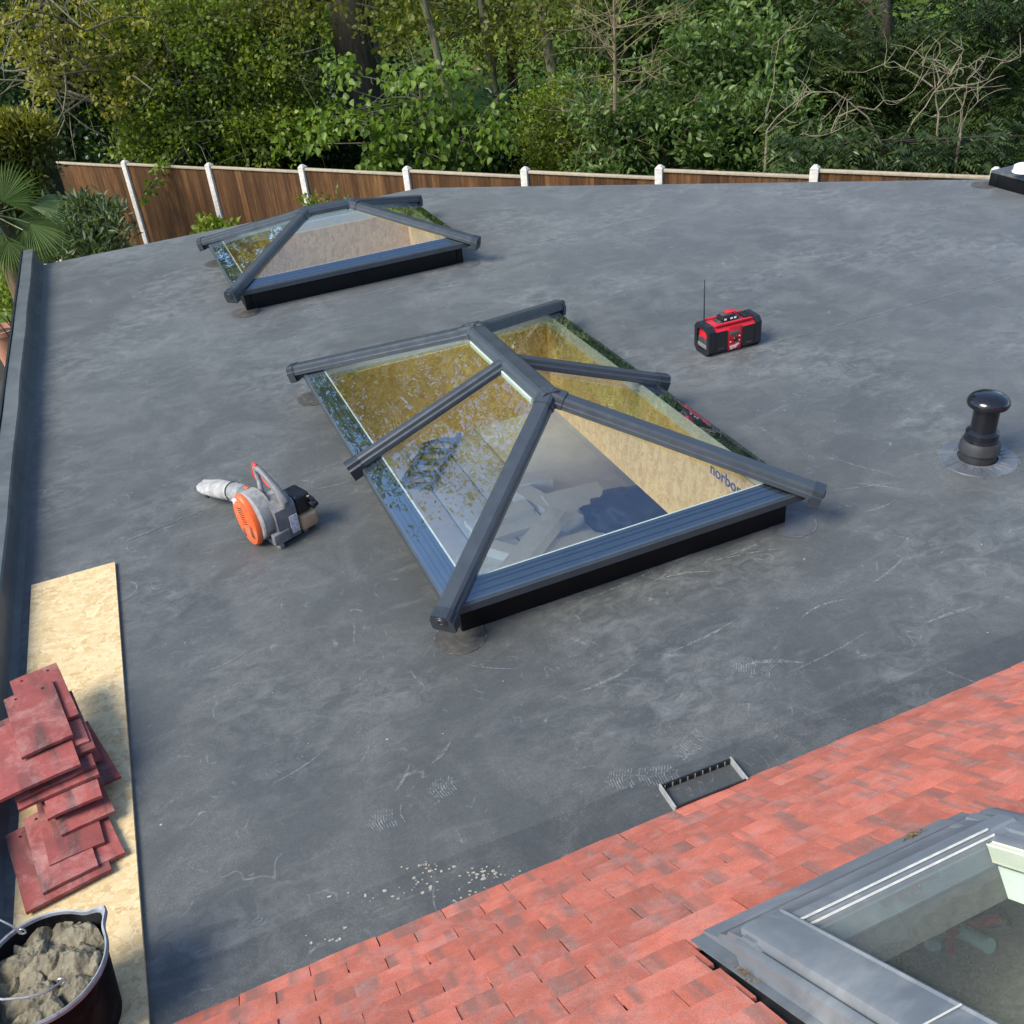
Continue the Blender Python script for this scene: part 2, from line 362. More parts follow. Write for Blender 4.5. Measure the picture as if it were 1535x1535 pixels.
# round patches at the lantern corners
def disc(name, c, r, mat, z=.0015, h=.003, n=28, sq=1.0):
    mb = MB(); mb.prism([(c.x+r*math.cos(2*math.pi*i/n)*(1+.015*math.sin(i*3)), c.y+r*sq*math.sin(2*math.pi*i/n), z) for i in range(n)], (0, 0, h)); return mb.build(name, mat, ext)
for q in LANT:
    hw, hl = (q['W'], q['L']) if q['rz'] == 0 else (q['L'], q['W'])
    for sx in (-1, 1):
        for sy in (-1, 1):
            near = sx < 0 and sy < 0
            c = Vector((q['c'][0]+sx*(hw-INS), q['c'][1]+sy*(hl-INS), 0)); r = .125
            disc('membrane_patch', c+Vector((sx*.02, sy*.03, 0)), r, M_PATCHD if sx < 0 else M_PATCH)
            mb = MB(); kk = 40; cc = c+Vector((sx*.02, sy*.03, .005))
            for i in range(kk):
                if random.random() < .35: continue
                a0, a1 = 2*math.pi*i/kk, 2*math.pi*(i+.95)/kk; r0, r1 = r-.004, r+.002
                mb.poly([cc+Vector((r0*math.cos(a0), r0*math.sin(a0), 0)), cc+Vector((r1*math.cos(a0), r1*math.sin(a0), 0)), cc+Vector((r1*math.cos(a1), r1*math.sin(a1), 0)), cc+Vector((r0*math.cos(a1), r0*math.sin(a1), 0))])
            mb.build('chalk_line', M_CHALK, ext)
# walls and room below
M_WALL = simple('rendered_wall', (.45, .42, .37), .9, .12, 3, .15)
def wall(name, u0, v0, u1, v1, z0=G0, z1=-.53, mat=None): MB().span((min(u0, u1), min(v0, v1), z0), (max(u0, u1), max(v0, v1), z1)).build(name, mat or M_WALL, ext)
UL, UR, VF, VB = -.80, 4.35, 2.2, 10.2
for v_ in (2.6, 6.25, 9.95): MB().span((UL-.2, v_, G0), (UL-.06, v_+.12, -.53)).build('post', M_ALU, ext)  # left and front walls left out to let daylight in; unseen posts added
for u_ in (UL+1.6, UR-.2): MB().span((u_, VF-.2, G0), (u_+.14, VF-.06, -.53)).build('post', M_ALU, ext)
wall('wall', UL, VB+.05, UR+.25, VB+.25); wall('wall', UR+.05, VF, UR+.25, VB+.05)
wall('wall', 9.6, VF, 9.8, 6.0)
MB().span((UL, VF, -2.66), (UR+.05, VB+.05, -2.605)).build('floor_screed', simple('grey_screed', (.62, .60, .56), .85, .12, 2.5, .1), ext)
fp = [(-.2, 10.19), (1.02, 10.19), (1.16, 10.19), (4.0, 10.19)]
M_PANEL = simple('grey_floor_panel', (.66, .64, .59), .75, .1, 5, .1)
def panel(us, v0, v1):
    for a, b in zip(us, us[1:]): MB().span((a+.008, v0, -2.604), (b-.008, v1, -2.575)).build('floor_panel', M_PANEL, ext, bevel=.003)
panel([-.6, 2.35, 2.80, 3.27, 4.25], 7.15, 10.12); panel([-.6, 1.0, 2.3, 3.4, 4.2], 4.2, 7.13)
for i, z0 in enumerate((-2.56, -1.36)):
    for j in range(3): MB().span((UR+.012, 2.3+j*2.63, z0), (UR+.048, 2.3+j*2.63+2.615, min(z0+1.19, -.53))).build('wall_sheet', M_OSBW, ext)
for i in range(5): MB().span((UL+.05+i*1.03, VB+.012, -2.56), (UL+.05+i*1.03+1.02, VB+.048, -.53)).build('wall_sheet', M_OSBW, ext)
# writing on the strand board wall
def text_mesh(s, size, mat, name, parent, M, ext_=.0006, shear=0):
    cu = bpy.data.curves.new('t', 'FONT'); cu.body = s; cu.size = size; cu.extrude = ext_; cu.align_x = 'CENTER'; cu.align_y = 'CENTER'; cu.shear = shear; cu.offset = size*.012
    o = bpy.data.objects.new('t', cu); COL.objects.link(o); dg = bpy.context.evaluated_depsgraph_get(); dg.update()
    me = bpy.data.meshes.new_from_object(o.evaluated_get(dg)); bpy.data.objects.remove(o); me.materials.append(mat) if not me.materials else None
    me.materials[0] = mat; me.name = name; me.transform(M); return link(name, me, parent)
M_INK = simple('blue_ink', (.05, .06, .16), .8, .1, 30, 0)
# ------------------------------------------------------------------ lanterns
BAR = [(-.054, -.030), (-.046, -.034), (.046, -.034), (.054, -.030), (.054, -.006), (.047, .0), (.044, .022), (.030, .032), (-.030, .032), (-.044, .022), (-.047, 0), (-.054, -.006)]
RIDGE = [(-.066, -.040), (.066, -.040), (.066, -.004), (.058, .004), (.050, .022), (.036, .030), (-.036, .030), (-.050, .022), (-.058, .004), (-.066, -.004)]
RAFT = [(-.040, -.034), (.040, -.034), (.043, -.004), (.034, .004), (.030, .024), (.018, .031), (-.018, .031), (-.030, .024), (-.034, .004), (-.043, -.004)]
def lantern(q, name, label, group):
    W, L, R, zr = q['W'], q['L'], q['R'], q['zr']; p = wd(*q['c'], 0); t = thing(name, label, 'roof lantern', p, YAW+q['rz'], group)
    a, b = W-INS, L-INS; th = .062; zt = ZE-.052
    for s in (-1, 1):
        MB().span((-a, s*b-(th if s > 0 else 0), -.0), (a, s*b+(0 if s > 0 else th), zt)).build('upstand_side', M_EPDM2, t, bevel=.006)
        MB().span((s*a-(th if s > 0 else 0), -b+th+.002, 0), (s*a+(0 if s > 0 else th), b-th-.002, zt)).build('upstand_side', M_EPDM2, t, bevel=.006)
    def ring(nm, prof, mat, close=True):
        mb = MB(); lo = [[mb.b.verts.new((sx*(W-r), sy*(L-r), z)) for r, z in prof] for sx, sy in ((-1, -1), (1, -1), (1, 1), (-1, 1))]; n = len(prof)
        for i in range(4):
            A_, B_ = lo[i], lo[(i+1) % 4]
            for j in range(n if close else n-1): mb.b.faces.new((A_[j], B_[j], B_[(j+1) % n], A_[(j+1) % n]))
        return mb.build(nm, mat, t, smooth=True, ang=20)
    k = INS+th+.001
    lw, ll = W-k, L-k
    for s in (-1, 1):
        MB().span((-lw, min(s*ll, s*(ll-.018)), -.52), (lw, max(s*ll, s*(ll-.018)), zt)).build('lining_board', M_OSBW, t)
        MB().span((min(s*lw, s*(lw-.018)), -ll+.019, -.52), (max(s*lw, s*(lw-.018)), ll-.019, zt)).build('lining_board', M_OSBW, t)
    ring('eave_frame', [(.048, zt-.004), (.048, ZE-.018), (.056, ZE-.008), (.074, ZE-.008), (.074, zt-.004)], M_ALU)
    gz = lambda r, dz: ZE + (r-.0)*.40 + dz
    ring('eave_beam', [(.076, zt-.003), (.076, gz(.076, -.045)), (.098, gz(.098, -.045)), (.099, gz(.099, -.052)), (.104, gz(.104, -.052)), (.105, gz(.105, -.043)), (.128, gz(.128, -.043)),
        (.129, gz(.129, -.051)), (.136, gz(.136, -.051)), (.137, gz(.137, -.041)), (.150, gz(.150, -.041)), (.151, gz(.151, -.048)), (.155, gz(.155, -.048)), (.156, gz(.156, -.039)), (.172, gz(.172, -.04)), (.172, zt-.003)], M_RING)
    ring('inner_trim', [(.173, zt), (.173, gz(.173, -.042)), (.183, gz(.183, -.046)), (.183, zt)], M_TRIM)
    # panes: slabs 12 mm thick
    apx = [Vector((0, -R, zr-.012)), Vector((0, R, zr-.012))]; ze = ZE-.004; g = .055
    def pane(pts):
        pts = [Vector(x) for x in pts]; nrm = (pts[1]-pts[0]).cross(pts[-1]-pts[0]).normalized()
        if nrm.z < 0: nrm = -nrm
        MB().prism(pts, -nrm*.012).build('glass_pane', M_GLASS, t)
    for s in (-1, 1):
        pane([(s*(W-g), s*(L-g), ze+.4*0), (-s*(W-g), s*(L-g), ze), apx[1] if s > 0 else apx[0]])
        c = [(s*(W-g), -(L-g), ze), (s*(W-g), (L-g), ze), apx[1], apx[0]]
        if q['raf']:
            pane([c[0], (s*(W-g), -.002, ze), (0, -.002, zr-.012), c[3]]); pane([(s*(W-g), .002, ze), c[1], c[2], (0, .002, zr-.012)])
        else: pane(c)
    if q['raf']: text_mesh('norbord', .105, M_INK, 'printed_lettering', t, Matrix.Translation((lw-.0195, -1.03, .06)) @ Matrix.Rotation(-math.pi/2, 4, 'Z') @ Matrix.Rotation(math.pi/2, 4, 'X'), .0006)
    for sx in (-1, 1):
        for sy in (-1, 1):
            e0 = Vector((sx*W, sy*L, ZE)); e1 = Vector((0, sy*R, zr-.004)); dd = (e1-e0).normalized()
            hb = MB().bar(e0+dd*.02, e1-dd*.03, BAR).build('hip_bar', M_ALU, t, smooth=True, ang=25)
            cp = MB().bar(e0-dd*.022, e0+dd*.034, [(x*1.12, y*1.1 if y > -.01 else y*2.3) for x, y in BAR])
            hz = Vector((dd.x, dd.y, 0)).normalized()
            capo = cp.build('end_cap', M_ALUD, hb, bevel=.003)
            Mx = Matrix.Translation(e0-dd*.023-Vector((0, 0, .004))) @ (-dd).to_track_quat('Z', 'Y').to_matrix().to_4x4()
            MB().lathe([(0, .003), (.010, .003), (.011, .006), (.020, .006), (.022, .002), (.030, .002), (.031, 0), (.031, -.004)], 24, M=Mx).build('cap_boss', M_ALUD, hb, smooth=True)
    MB().bar((0, -R-.01, zr), (0, R+.01, zr), RIDGE).build('ridge_bar', M_ALU, t, smooth=True, ang=25)
    for s in (-1, 1):
        hub = MB(); c0 = Vector((0, s*R, zr))
        for sx in (-1, 1):
            dd = (Vector((sx*W, s*L, ZE))-c0).normalized(); hub.bar(c0-dd*.01, c0+dd*.10, [(x*1.10, y*1.14) for x, y in BAR])
        hub.bar(c0+Vector((0, s*.05, -.002)), c0-Vector((0, s*.035, .002)), [(x*1.04, y*1.12) for x, y in RIDGE])
        hub.build('ridge_boss', M_ALU, t, smooth=True, ang=25)
    if q['raf']:
        for s in (-1, 1):
            e0 = Vector((s*(W+.01), 0, ZE+.002)); e1 = Vector((s*.05, 0, zr-.018)); dd = (e1-e0).normalized()
            rb = MB().bar(e0, e1, RAFT).build('rafter_bar', M_ALU, t, smooth=True, ang=25)
            MB().bar(e0-dd*.02, e0+dd*.06, [(x*1.15, y*1.12 if y > -.01 else y*2.2) for x, y in RAFT]).build('end_cap', M_ALUD, rb, bevel=.003)
            MB().bar((s*.062, -R+.07, zr-.052), (s*.062, R-.07, zr-.052), [(-.012, -.02), (.012, -.02), (.012, .012), (-.012, .012)]).build('glazing_bead', simple('pale_green_seal', (.5, .56, .5), .4, .1, 20, 0), t)
    return t
lantern(LANT[0], 'roof_lantern', 'large hipped glass roof lantern with rafter bars in the middle of the flat roof', 'roof lanterns on the flat roof')
lantern(LANT[1], 'roof_lantern', 'smaller wide roof lantern without rafter bars, near the fence', 'roof lanterns on the flat roof')
q = LANT[2]; fl = thing('flat_rooflight', 'low flat rooflight on a black upstand at the right edge of the frame', 'rooflight', wd(*q['c'], 0), YAW)
fw_, fl_ = q['W']-INS, q['L']-INS
for s in (-1, 1):
    MB().span((-fw_, min(s*fl_, s*(fl_-.1)), 0), (fw_, max(s*fl_, s*(fl_-.1)), .125)).build('upstand_side', M_EPDM2, fl, bevel=.008)
    MB().span((min(s*fw_, s*(fw_-.1)), -fl_+.102, 0), (max(s*fw_, s*(fw_-.1)), fl_-.102, .125)).build('upstand_side', M_EPDM2, fl, bevel=.008)
for (a0, b0, a1, b1) in ((-fw_+.004, fl_-.16, fw_-.004, fl_-.004), (-fw_+.004, -fl_+.004, fw_-.004, -fl_+.16), (-fw_+.004, -fl_+.162, -fw_+.16, fl_-.162), (fw_-.16, -fl_+.162, fw_-.004, fl_-.162)):
    MB().prism([(a0, b0, .127), (a1, b0, .127), (a1, b1, .127), (a0, b1, .127)], (0, 0, .02)).build('kerb_flange', M_PATCH, fl, bevel=.008)
for (a0, b0, a1, b1) in ((-fw_+.165, fl_-.24, fw_-.165, fl_-.165), (-fw_+.165, -fl_+.165, fw_-.165, -fl_+.24), (-fw_+.165, -fl_+.242, -fw_+.24, fl_-.242), (fw_-.24, -fl_+.242, fw_-.165, fl_-.242)):
    MB().span((a0, b0, .148), (a1, b1, .20)).build('frame_bar', M_ALUD, fl, bevel=.006)
MB().span((-fw_+.19, -fl_+.19, .202), (fw_-.19, fl_-.19, .212)).build('glass_pane', M_GLASS, fl)
# ------------------------------------------------------------------ tiled roof (u across, s up the slope)
TH = math.radians(36); TV = 2.10
def tp(u, s, l=0): return wd(u, TV - s*math.cos(TH) + l*math.sin(TH), s*math.sin(TH) + l*math.cos(TH))
roof = thing('tiled_roof', 'sloping house roof of red and brown concrete tiles along the front of the grey roof', 'roof', wd(0, TV, 0), YAW)
TM = Matrix(((1, 0, 0, 0), (0, -math.cos(TH), math.sin(TH), 0), (0, math.sin(TH), math.cos(TH), 0), (0, 0, 0, 1)))   # local (u, s, lift)
deck = MB()
for lo_, hi_ in (((-3.2, -.02, -.06), (6.5, 1.28, -.012)), ((-3.2, 2.24, -.06), (6.5, 4.6, -.012)), ((-3.2, 1.281, -.06), (1.04, 2.239, -.012)), ((1.61, 1.281, -.06), (6.5, 2.239, -.012))): deck.span(lo_, hi_)
deck; deck.b.transform(TM)
deck.build('roof_deck', simple('dark_underlay', (.02, .02, .022), .9, .2, 10, .1), roof)
def tile_mat(name, red, brown, obj=True):
    m = NT(name); oi = m.node('ObjectInfo'); rnd = oi.outputs['Random']
    off = m.node('CombineXYZ'); m.l.new(m.math('MULTIPLY', rnd, 37.0), off.inputs[0]); m.l.new(m.math('MULTIPLY', rnd, 91.0), off.inputs[1])
    ad = m.node('VectorMath', operation='ADD'); m.l.new(m.co.outputs['Object'], ad.inputs[0]); m.l.new(off.outputs[0], ad.inputs[1]); v = ad.outputs[0]
    band = m.noise(1, 2, .5, .15, m.map((13, 1.2, 1), vec=v)); cloud = m.noise(9, 6, .7, .4, v); fine = m.noise(70, 4, .7, 0, v); gr = m.noise(240, 2, .5, 0, v)
    r2 = tuple(min(1, x*1.3) for x in red); r3 = (red[0]*.72, red[1]*.8, red[2]*.85)
    c = m.ramp(cloud, [(.25, r3), (.5, red), (.75, r2)])
    lum = m.ramp(rnd, [(0, .78), (.5, 1), (1, 1.15)]); c = m.mix(1.0, c, lum, 'MULTIPLY')
    c = m.mix(m.ramp(band, [(.51, 0), (.63, .85)]), c, brown)
    c = m.mix(m.ramp(m.noise(5.5, 5, .75, .5, v), [(.48, 0), (.75, .5)]), c, (.50, .30, .26))
    c = m.mix(m.ramp(gr, [(.35, .3), (.55, 0)]), c, (.12, .04, .03)); c = m.mix(m.ramp(fine, [(.62, 0), (.8, .35)]), c, (.6, .42, .38))

    m.col(c); m.pr(Roughness=.8, Specular_IOR_Level=.25); m.bump(m.math('ADD', fine, m.math('MULTIPLY', gr, .7)), .35, .003); return m.m
M_TILE = tile_mat('red_roof_tile', (.47, .132, .086), (.235, .115, .09))
TW, TG = .2345, .1075
def tile_mesh(name, wdt, ln, th, holes=False, seed=0, chip=True):
    r = random.Random(seed); nx, ny = 6, 5; b = bmesh.new(); top = []; bot = []
    for j in range(ny+1):
        rt = []; rb = []
        for i in range(nx+1):
            x = (i/nx-.5)*wdt; y = j/ny*ln; jit = r.uniform(-.0016, .0016) if j == 0 or j == ny else 0; jx = r.uniform(-.0008, .0008) if i in (0, nx) else 0
            z = th + .0025*(1-(2*i/nx-1)**2) + r.uniform(-.0004, .0004)
            rt.append(b.verts.new((x+jx, y+jit, z))); rb.append(b.verts.new((x+jx, y+jit, z-th)))
        top.append(rt); bot.append(rb)
    for j in range(ny):
        for i in range(nx):
            b.faces.new((top[j][i], top[j][i+1], top[j+1][i+1], top[j+1][i])); b.faces.new((bot[j][i], bot[j+1][i], bot[j+1][i+1], bot[j][i+1]))
    for i in range(nx):
        b.faces.new((bot[0][i], bot[0][i+1], top[0][i+1], top[0][i])); b.faces.new((top[ny][i], top[ny][i+1], bot[ny][i+1], bot[ny][i]))
    for j in range(ny):
        b.faces.new((top[j][0], top[j+1][0], bot[j+1][0], bot[j][0])); b.faces.new((bot[j][nx], bot[j+1][nx], top[j+1][nx], top[j][nx]))
    es = [e for e in b.edges if len(e.link_faces) == 2 and e.calc_face_angle(0) > 1]
    bmesh.ops.bevel(b, geom=es, offset=.0012, segments=1, affect='EDGES')
    me = bpy.data.meshes.new(name); b.to_mesh(me); b.free(); me.polygons.foreach_set('use_smooth', [True]*len(me.polygons)); me.set_sharp_from_angle(angle=math.radians(30)); return me
RT = [tile_mesh('roof_tile', TW-.0034, .165, .011, seed=i) for i in range(6)]
for me in RT: me.materials.append(M_TILE)
WIN = (.875, 1.785, .975, 2.42)      # opening in the tiles: u0 u1 s0 s1
def inframe(p):
    d = p-Vector((0, 0, H)); z = d.dot(CF)
    if z < .1: return False
    x = 767.5+F*d.dot(CR)/z; y = 767.5-F*d.dot(CU)/z; return -60 < x < 1595 and -60 < y < 1610
cnt = 0; rest = bmesh.new(); crs = 30
for j in range(crs):
    for i in range(-12, 24):
        u = (i+.5*(j % 2))*TW + .0095; s = -.012+j*TG
        if u < -2.4 or u > 5.2: continue
        x0, x1 = u-TW/2, u+TW/2
        sc_ = 1.0
        if s+TG*1.2 > WIN[2] and s < WIN[3]-.03:
            if j*TG < WIN[2]+.02 and x1 > WIN[0] and x0 < WIN[1] and s+TG*1.2 <= WIN[2]+.04: pass
            elif x0 < WIN[0]-.03 and x1 > WIN[0]-.03: x1 = WIN[0]-.028+random.gauss(0, .006)
            elif x1 > WIN[1]+.0 and x0 < WIN[1]: x0 = WIN[1]+.004
            elif x1 > WIN[0]-.03 and x0 < WIN[1]: continue
            sc_ = (x1-x0)/TW; u = (x0+x1)/2
            if sc_ < .12: continue
        rz = random.gauss(0, .008); M = TM @ Matrix.Translation((u+random.gauss(0, .0012), s+random.gauss(0, .0016), .001+random.uniform(0, .0045))) @ rotz(rz) @ Matrix.Rotation(math.radians(-3.6)+random.gauss(0, .004), 4, 'X') @ Matrix.Translation((0, 0, .0085)) @ Matrix.Diagonal((sc_, 1, 1, 1))
        me = RT[random.randrange(6)]
        if inframe(tp(u, s+.06)) and cnt < 299:
            o = link('roof_tile', me, roof); o.matrix_local = M; cnt += 1
        else:
            t_ = me.copy(); t_.transform(M); rest.from_mesh(t_); bpy.data.meshes.remove(t_)
me = bpy.data.meshes.new('roof_tile'); rest.to_mesh(me); rest.free(); me.materials.append(M_TILE)
tag(link('roof_tile', me, roof), kind='stuff')
# mortar crumbs along the tile edge
# ------------------------------------------------------------------ roof window in the tiles
M_LEAD = simple('grey_window_cover', (.135, .15, .165), .48, .12, 7, .06, (.24, .25, .25)); M_LEADD = simple('grey_flashing', (.115, .13, .145), .5, .15, 7, .08, (.22, .23, .23))
win = thing('roof_window', 'grey clad roof window set in the red tiles with a dusty pane', 'roof window', wd(0, TV, 0), YAW)
def wbox(nm, lo, hi, mat, bev=.003, parent=win):
    mb = MB().span(lo, hi); mb.b.transform(TM); return mb.build(nm, mat, parent, bevel=bev)
def wpris(nm, prof, axis, a, b, mat, bev=.002):      # profile swept along u ('u': prof in (s, lift)) or along s ('s': prof in (u, lift))
    mb = MB(); pts = [(a, x, y) for x, y in prof] if axis == 'u' else [(x, a, y) for x, y in prof]
    mb.prism(pts, (b-a, 0, 0) if axis == 'u' else (0, b-a, 0)); mb.b.transform(TM); return mb.build(nm, mat, win, bevel=bev)
W0, W1, S0, S1 = .87, 1.80, .972, 2.42; GU0, GU1, GS0, GS1 = 1.045, 1.60, 1.315, 2.22
for lo_, hi_ in (((W0-.005, S0), (W1, 1.305)), ((W0-.005, 1.305), (1.042, S1)), ((1.603, 1.305), (W1, S1)), ((1.042, 2.225), (1.603, S1))): wbox('flashing', (*lo_, .012), (*hi_, .020), M_LEADD, 0)
wpris('lower_cover', [(S0+.005, .021), (S0+.005, .030), (1.07, .040), (1.085, .055), (1.135, .068), (1.15, .082), (1.225, .090), (1.232, .096), (1.285, .096), (1.29, .088), (1.312, .084), (1.312, .021)], 'u', W0+.035, W1-.09, M_LEAD)
wbox('gasket', (GU0-.01, 1.286, .098), (GU1+.02, 1.291, .102), simple('pale_seal', (.55, .54, .48), .6, .2, 40, .1), 0); wbox('gasket', (GU0-.01, 1.306, .087), (GU1+.02, 1.309, .092), bpy.data.materials['pale_seal'], 0)
wpris('side_cover', [(.885, .021), (.885, .078), (.897, .083), (.906, .083), (.907, .074), (.914, .074), (.915, .092), (.920, .104), (.935, .108), (1.030, .100), (1.036, .104), (1.043, .100), (1.043, .085), (1.052, .08), (1.052, .021)], 's', 1.205, S1, M_LEAD)
wbox('cover_joint', (.922, 1.845, .107), (1.032, 1.848, .1095), bpy.data.materials['pale_seal'], 0)
wpris('side_cover', [(1.60, .021), (1.60, .082), (1.61, .086), (1.63, .086), (1.636, .080), (1.66, .082), (1.666, .088), (1.695, .09), (1.70, .085), (1.735, .086), (1.77, .075), (1.79, .055), (1.79, .021)], 's', 1.155, S1, M_LEAD)
wbox('top_cover', (1.053, GS1, .021), (1.60, S1, .12), M_LEAD)
wbox('sash_frame', (1.602-.02, 1.32, .035), (1.60, GS1, .08), simple('cream_sash', (.62, .60, .47), .5, .08, 6, .05))
M_WG = glass_mat('roof_window_glass', (.95, .98, .96), .6, .015, .08)
wbox('glass_pane', (GU0+.008, GS0+.001, .074), (1.581, GS1-.002, .080), M_WG, 0)
# shaft behind the pane
M_WHITE = simple('pale_plaster', (.78, .82, .74), .8, .08, 4, .05)
wbox('reveal', (GU0-.02, GS0-.035, -.075), (1.62, GS0-.012, .02), simple('dark_reveal', (.085, .08, .07), .7, .3, 30, .2), 0); wbox('reveal', (GU0-.03, GS0-.011, -.075), (GU0-.004, GS1, .02), M_WHITE, 0); wbox('reveal', (1.603, GS0-.011, -.075), (1.63, GS1, .02), M_WHITE, 0)
wbox('reveal', (GU0, GS1+.002, -.075), (1.6, GS1+.03, .02), M_WHITE, 0)
wbox('loft_floor', (.6, -.12, -.56), (3.2, 3.0, -.505), simple('brown_carpet', (.42, .39, .32), .95, .25, 30, .4), 0)
wbox('loft_wall', (.6, -.15, -.504), (3.2, -.121, -.105), bpy.data.materials['brown_carpet'], 0); wbox('loft_wall', (2.40, -.12, -.504), (2.45, 3.0, -.105), M_WHITE, 0)
# debris of dry leaves beside the frame
db = MB()
for i in range(60):
    c = random.choice([(.862, 1.27+random.gauss(0, .035)), (1.585+random.gauss(0, .02), 1.01+random.gauss(0, .006)), (1.09+random.gauss(0, .006), 1.29)][:2]); r = random.uniform(.003, .009)
    a = random.uniform(0, 6.3); p = Vector((c[0]+random.gauss(0, .004), c[1], .03+random.uniform(0, .012)))
    if c[0] > 1.2: p.z = .034+random.uniform(0, .01)
    q = Vector((math.cos(a), math.sin(a), random.uniform(-.4, .4)))*r; s_ = Vector((-math.sin(a), math.cos(a), random.uniform(-.3, .3)))*r*.5
    db.prism([TM @ (p-q), TM @ (p+s_), TM @ (p+q), TM @ (p-s_)], (0, 0, .001))
dbo = db.build('dry_leaves', simple('dry_leaf', (.17, .10, .04), .9, .5, 40, .2)); dbo.parent = win; tag(dbo, kind='stuff')
# things lying on the loft floor below the pane
def wp(u, s, l): return wd(0, TV, 0) + Matrix.Rotation(YAW, 3, 'Z') @ (TM.to_3x3() @ Vector((u, s, l)))
# ------------------------------------------------------------------ low tray frame at the tile edge
M_TRAY = simple('tray_end', (.25, .255, .24), .6, .2, 40, .1); M_TRAYD = simple('tray_side', (.012, .014, .017), .5, .4, 40, .2)
c0 = uv(at(1000, 1202, z=0.01)); c1 = uv(at(1087, 1157, z=.02)); c2 = uv(at(1127, 1172, z=.01))
tr = thing('drain_tray', 'shallow rectangular black frame with pale grey ends at the tile edge', 'drain frame', wd(.645+.0, 2.24, 0) if False else (at(1061, 1188, z=0)+wd(0, .03)), YAW-.03)
hw, hl, hh = .152, .060, .029
MB().span((-hw, hl-.006, .001), (hw, hl, hh)).build('long_side', M_TRAYD, tr); MB().span((-hw, -hl, .001), (hw, -hl+.006, hh)).build('long_side', M_TRAYD, tr)
for i in range(26):
    x = -hw+.014+i*(2*hw-.028)/25; MB().span((x-.0022, hl-.0085, .004), (x+.0022, hl-.0062, hh-.003+random.uniform(-.004, 0))).build('rib', M_TRAYD if i % 3 else M_TRAY, tr)
for s in (-1, 1): MB().prism([(s*(hw+.001), -hl-.002, .001), (s*(hw+.001), hl+.002, .001), (s*(hw+.001), hl+.002, hh+.003), (s*(hw+.001), -hl-.002, hh+.003)], (s*.007, 0, 0)).build('tray_end', M_TRAY, tr, bevel=.001)
# ------------------------------------------------------------------ roof vent
vt = thing('roof_vent', 'glossy black mushroom topped vent pipe on the right of the roof', 'vent', at(1465, 687, z=0)); vt.scale = (1.2, 1.2, 1.07)
Rv = .178
MB().lathe([(Rv, .001), (Rv-.002, .005), (.10, .007), (.09, .01)], 48).build('base_flange', simple('flange_membrane', (.075, .083, .092), .32, .2, 9, .25, (.16, .17, .17)), vt, smooth=True)
wr = MB()
for i in range(26):
    a = 2*math.pi*i/26+random.uniform(-.06, .06); r0, r1 = random.uniform(.095, .11), random.uniform(.14, .195); wr.tube([(r0*math.cos(a), r0*math.sin(a), .007), (r1*math.cos(a+.05), r1*math.sin(a+.05), .0045)], [.004, .0015], 5)
tag(wr.build('membrane_wrinkles', bpy.data.materials['flange_membrane'], vt, smooth=True), kind='stuff')
MB().lathe([(.082, .0), (.083, .06), (.0835, .062)], 40).build('lower_collar', simple('matt_sleeve', (.028, .03, .033), .5, .2, 12, .1), vt, smooth=True)
MB().lathe([(.082, .055), (.092, .058), (.089, .095), (.080, .118), (.076, .120)], 40).build('sleeve', bpy.data.materials['matt_sleeve'], vt, smooth=True)
MB().lathe([(.076, .118), (.0785, .122), (.0765, .132), (.074, .134), (.074, .165), (.060, .178), (.0575, .180)], 40).build('cone', M_GLOSSB, vt, smooth=True)
MB().lathe([(.057, .176), (.0575, .30), (.060, .312), (.066, .318)], 40).build('pipe', M_GLOSSB, vt, smooth=True)
MB().lathe([(.058, .312), (.080, .314), (.089, .320), (.0935, .333), (.090, .350), (.078, .366), (.055, .378), (.025, .384), (0, .385)], 48).build('cap', M_GLOSSB, vt, smooth=True)
mb = MB()
for i in range(44):
    a0, a1 = 2*math.pi*i/44, 2*math.pi*(i+1)/44; r0 = Rv+random.uniform(-.001, .002); r1 = r0+random.uniform(.002, .007)
    if random.random() < .2: continue
    mb.poly([(r0*math.cos(a0), r0*math.sin(a0), .0018), (r1*math.cos(a0), r1*math.sin(a0), .0018), (r1*math.cos(a1), r1*math.sin(a1), .0018), (r0*math.cos(a1), r0*math.sin(a1), .0018)])
tag(mb.build('chalk_rim', M_CHALK, vt), kind='stuff')
# ------------------------------------------------------------------ strand board on the roof, tiles, bucket
ob0, ob1, ob2, ob3 = at(47, 877, z=.018), at(172, 842, z=.018), at(224, 1545, z=.018), at(-60, 1700, z=.018)
dx = (ob1-ob0).normalized(); ang = math.atan2(dx.y, dx.x); wid = (ob1-ob0).length; dn = Vector((ob2-ob1)).normalized()
osb = MB(); L_ = 2.9
pts = [ob0-ob0, ob1-ob0, ob1-ob0+dn*L_, dn*L_]
Mr = rotz(-ang)
osb.prism([Mr @ Vector((p.x, p.y, .001)) for p in pts], (0, 0, .017))
osbo = osb.build('strand_board', M_OSB, None, bevel=.0012, seg=1); osbo.location = (ob0.x, ob0.y, 0); osbo.rotation_euler.z = ang
tag(osbo, 'long narrow pale strand board lying on the roof under the stacked tiles and bucket', 'board')
M_LT = tile_mat('loose_red_tile', (.27, .068, .060), (.085, .045, .042))
M_LTE = M_LT
def loose(name, wdt, ln, seed):
    me = tile_mesh(name, wdt, ln, .014, seed=seed); me.materials.append(M_LT); return me
M_HOLE = simple('hole_dark', (.008, .006, .006), .9, .1, 10, 0)
narrow = [loose('loose_tile', .20, .41, 40+i) for i in range(3)]; wide = [loose('loose_tile', .305, .42, 50+i) for i in range(3)]
base_ang = math.atan2(.39, -.22) - math.pi/2       # tile length direction on the board
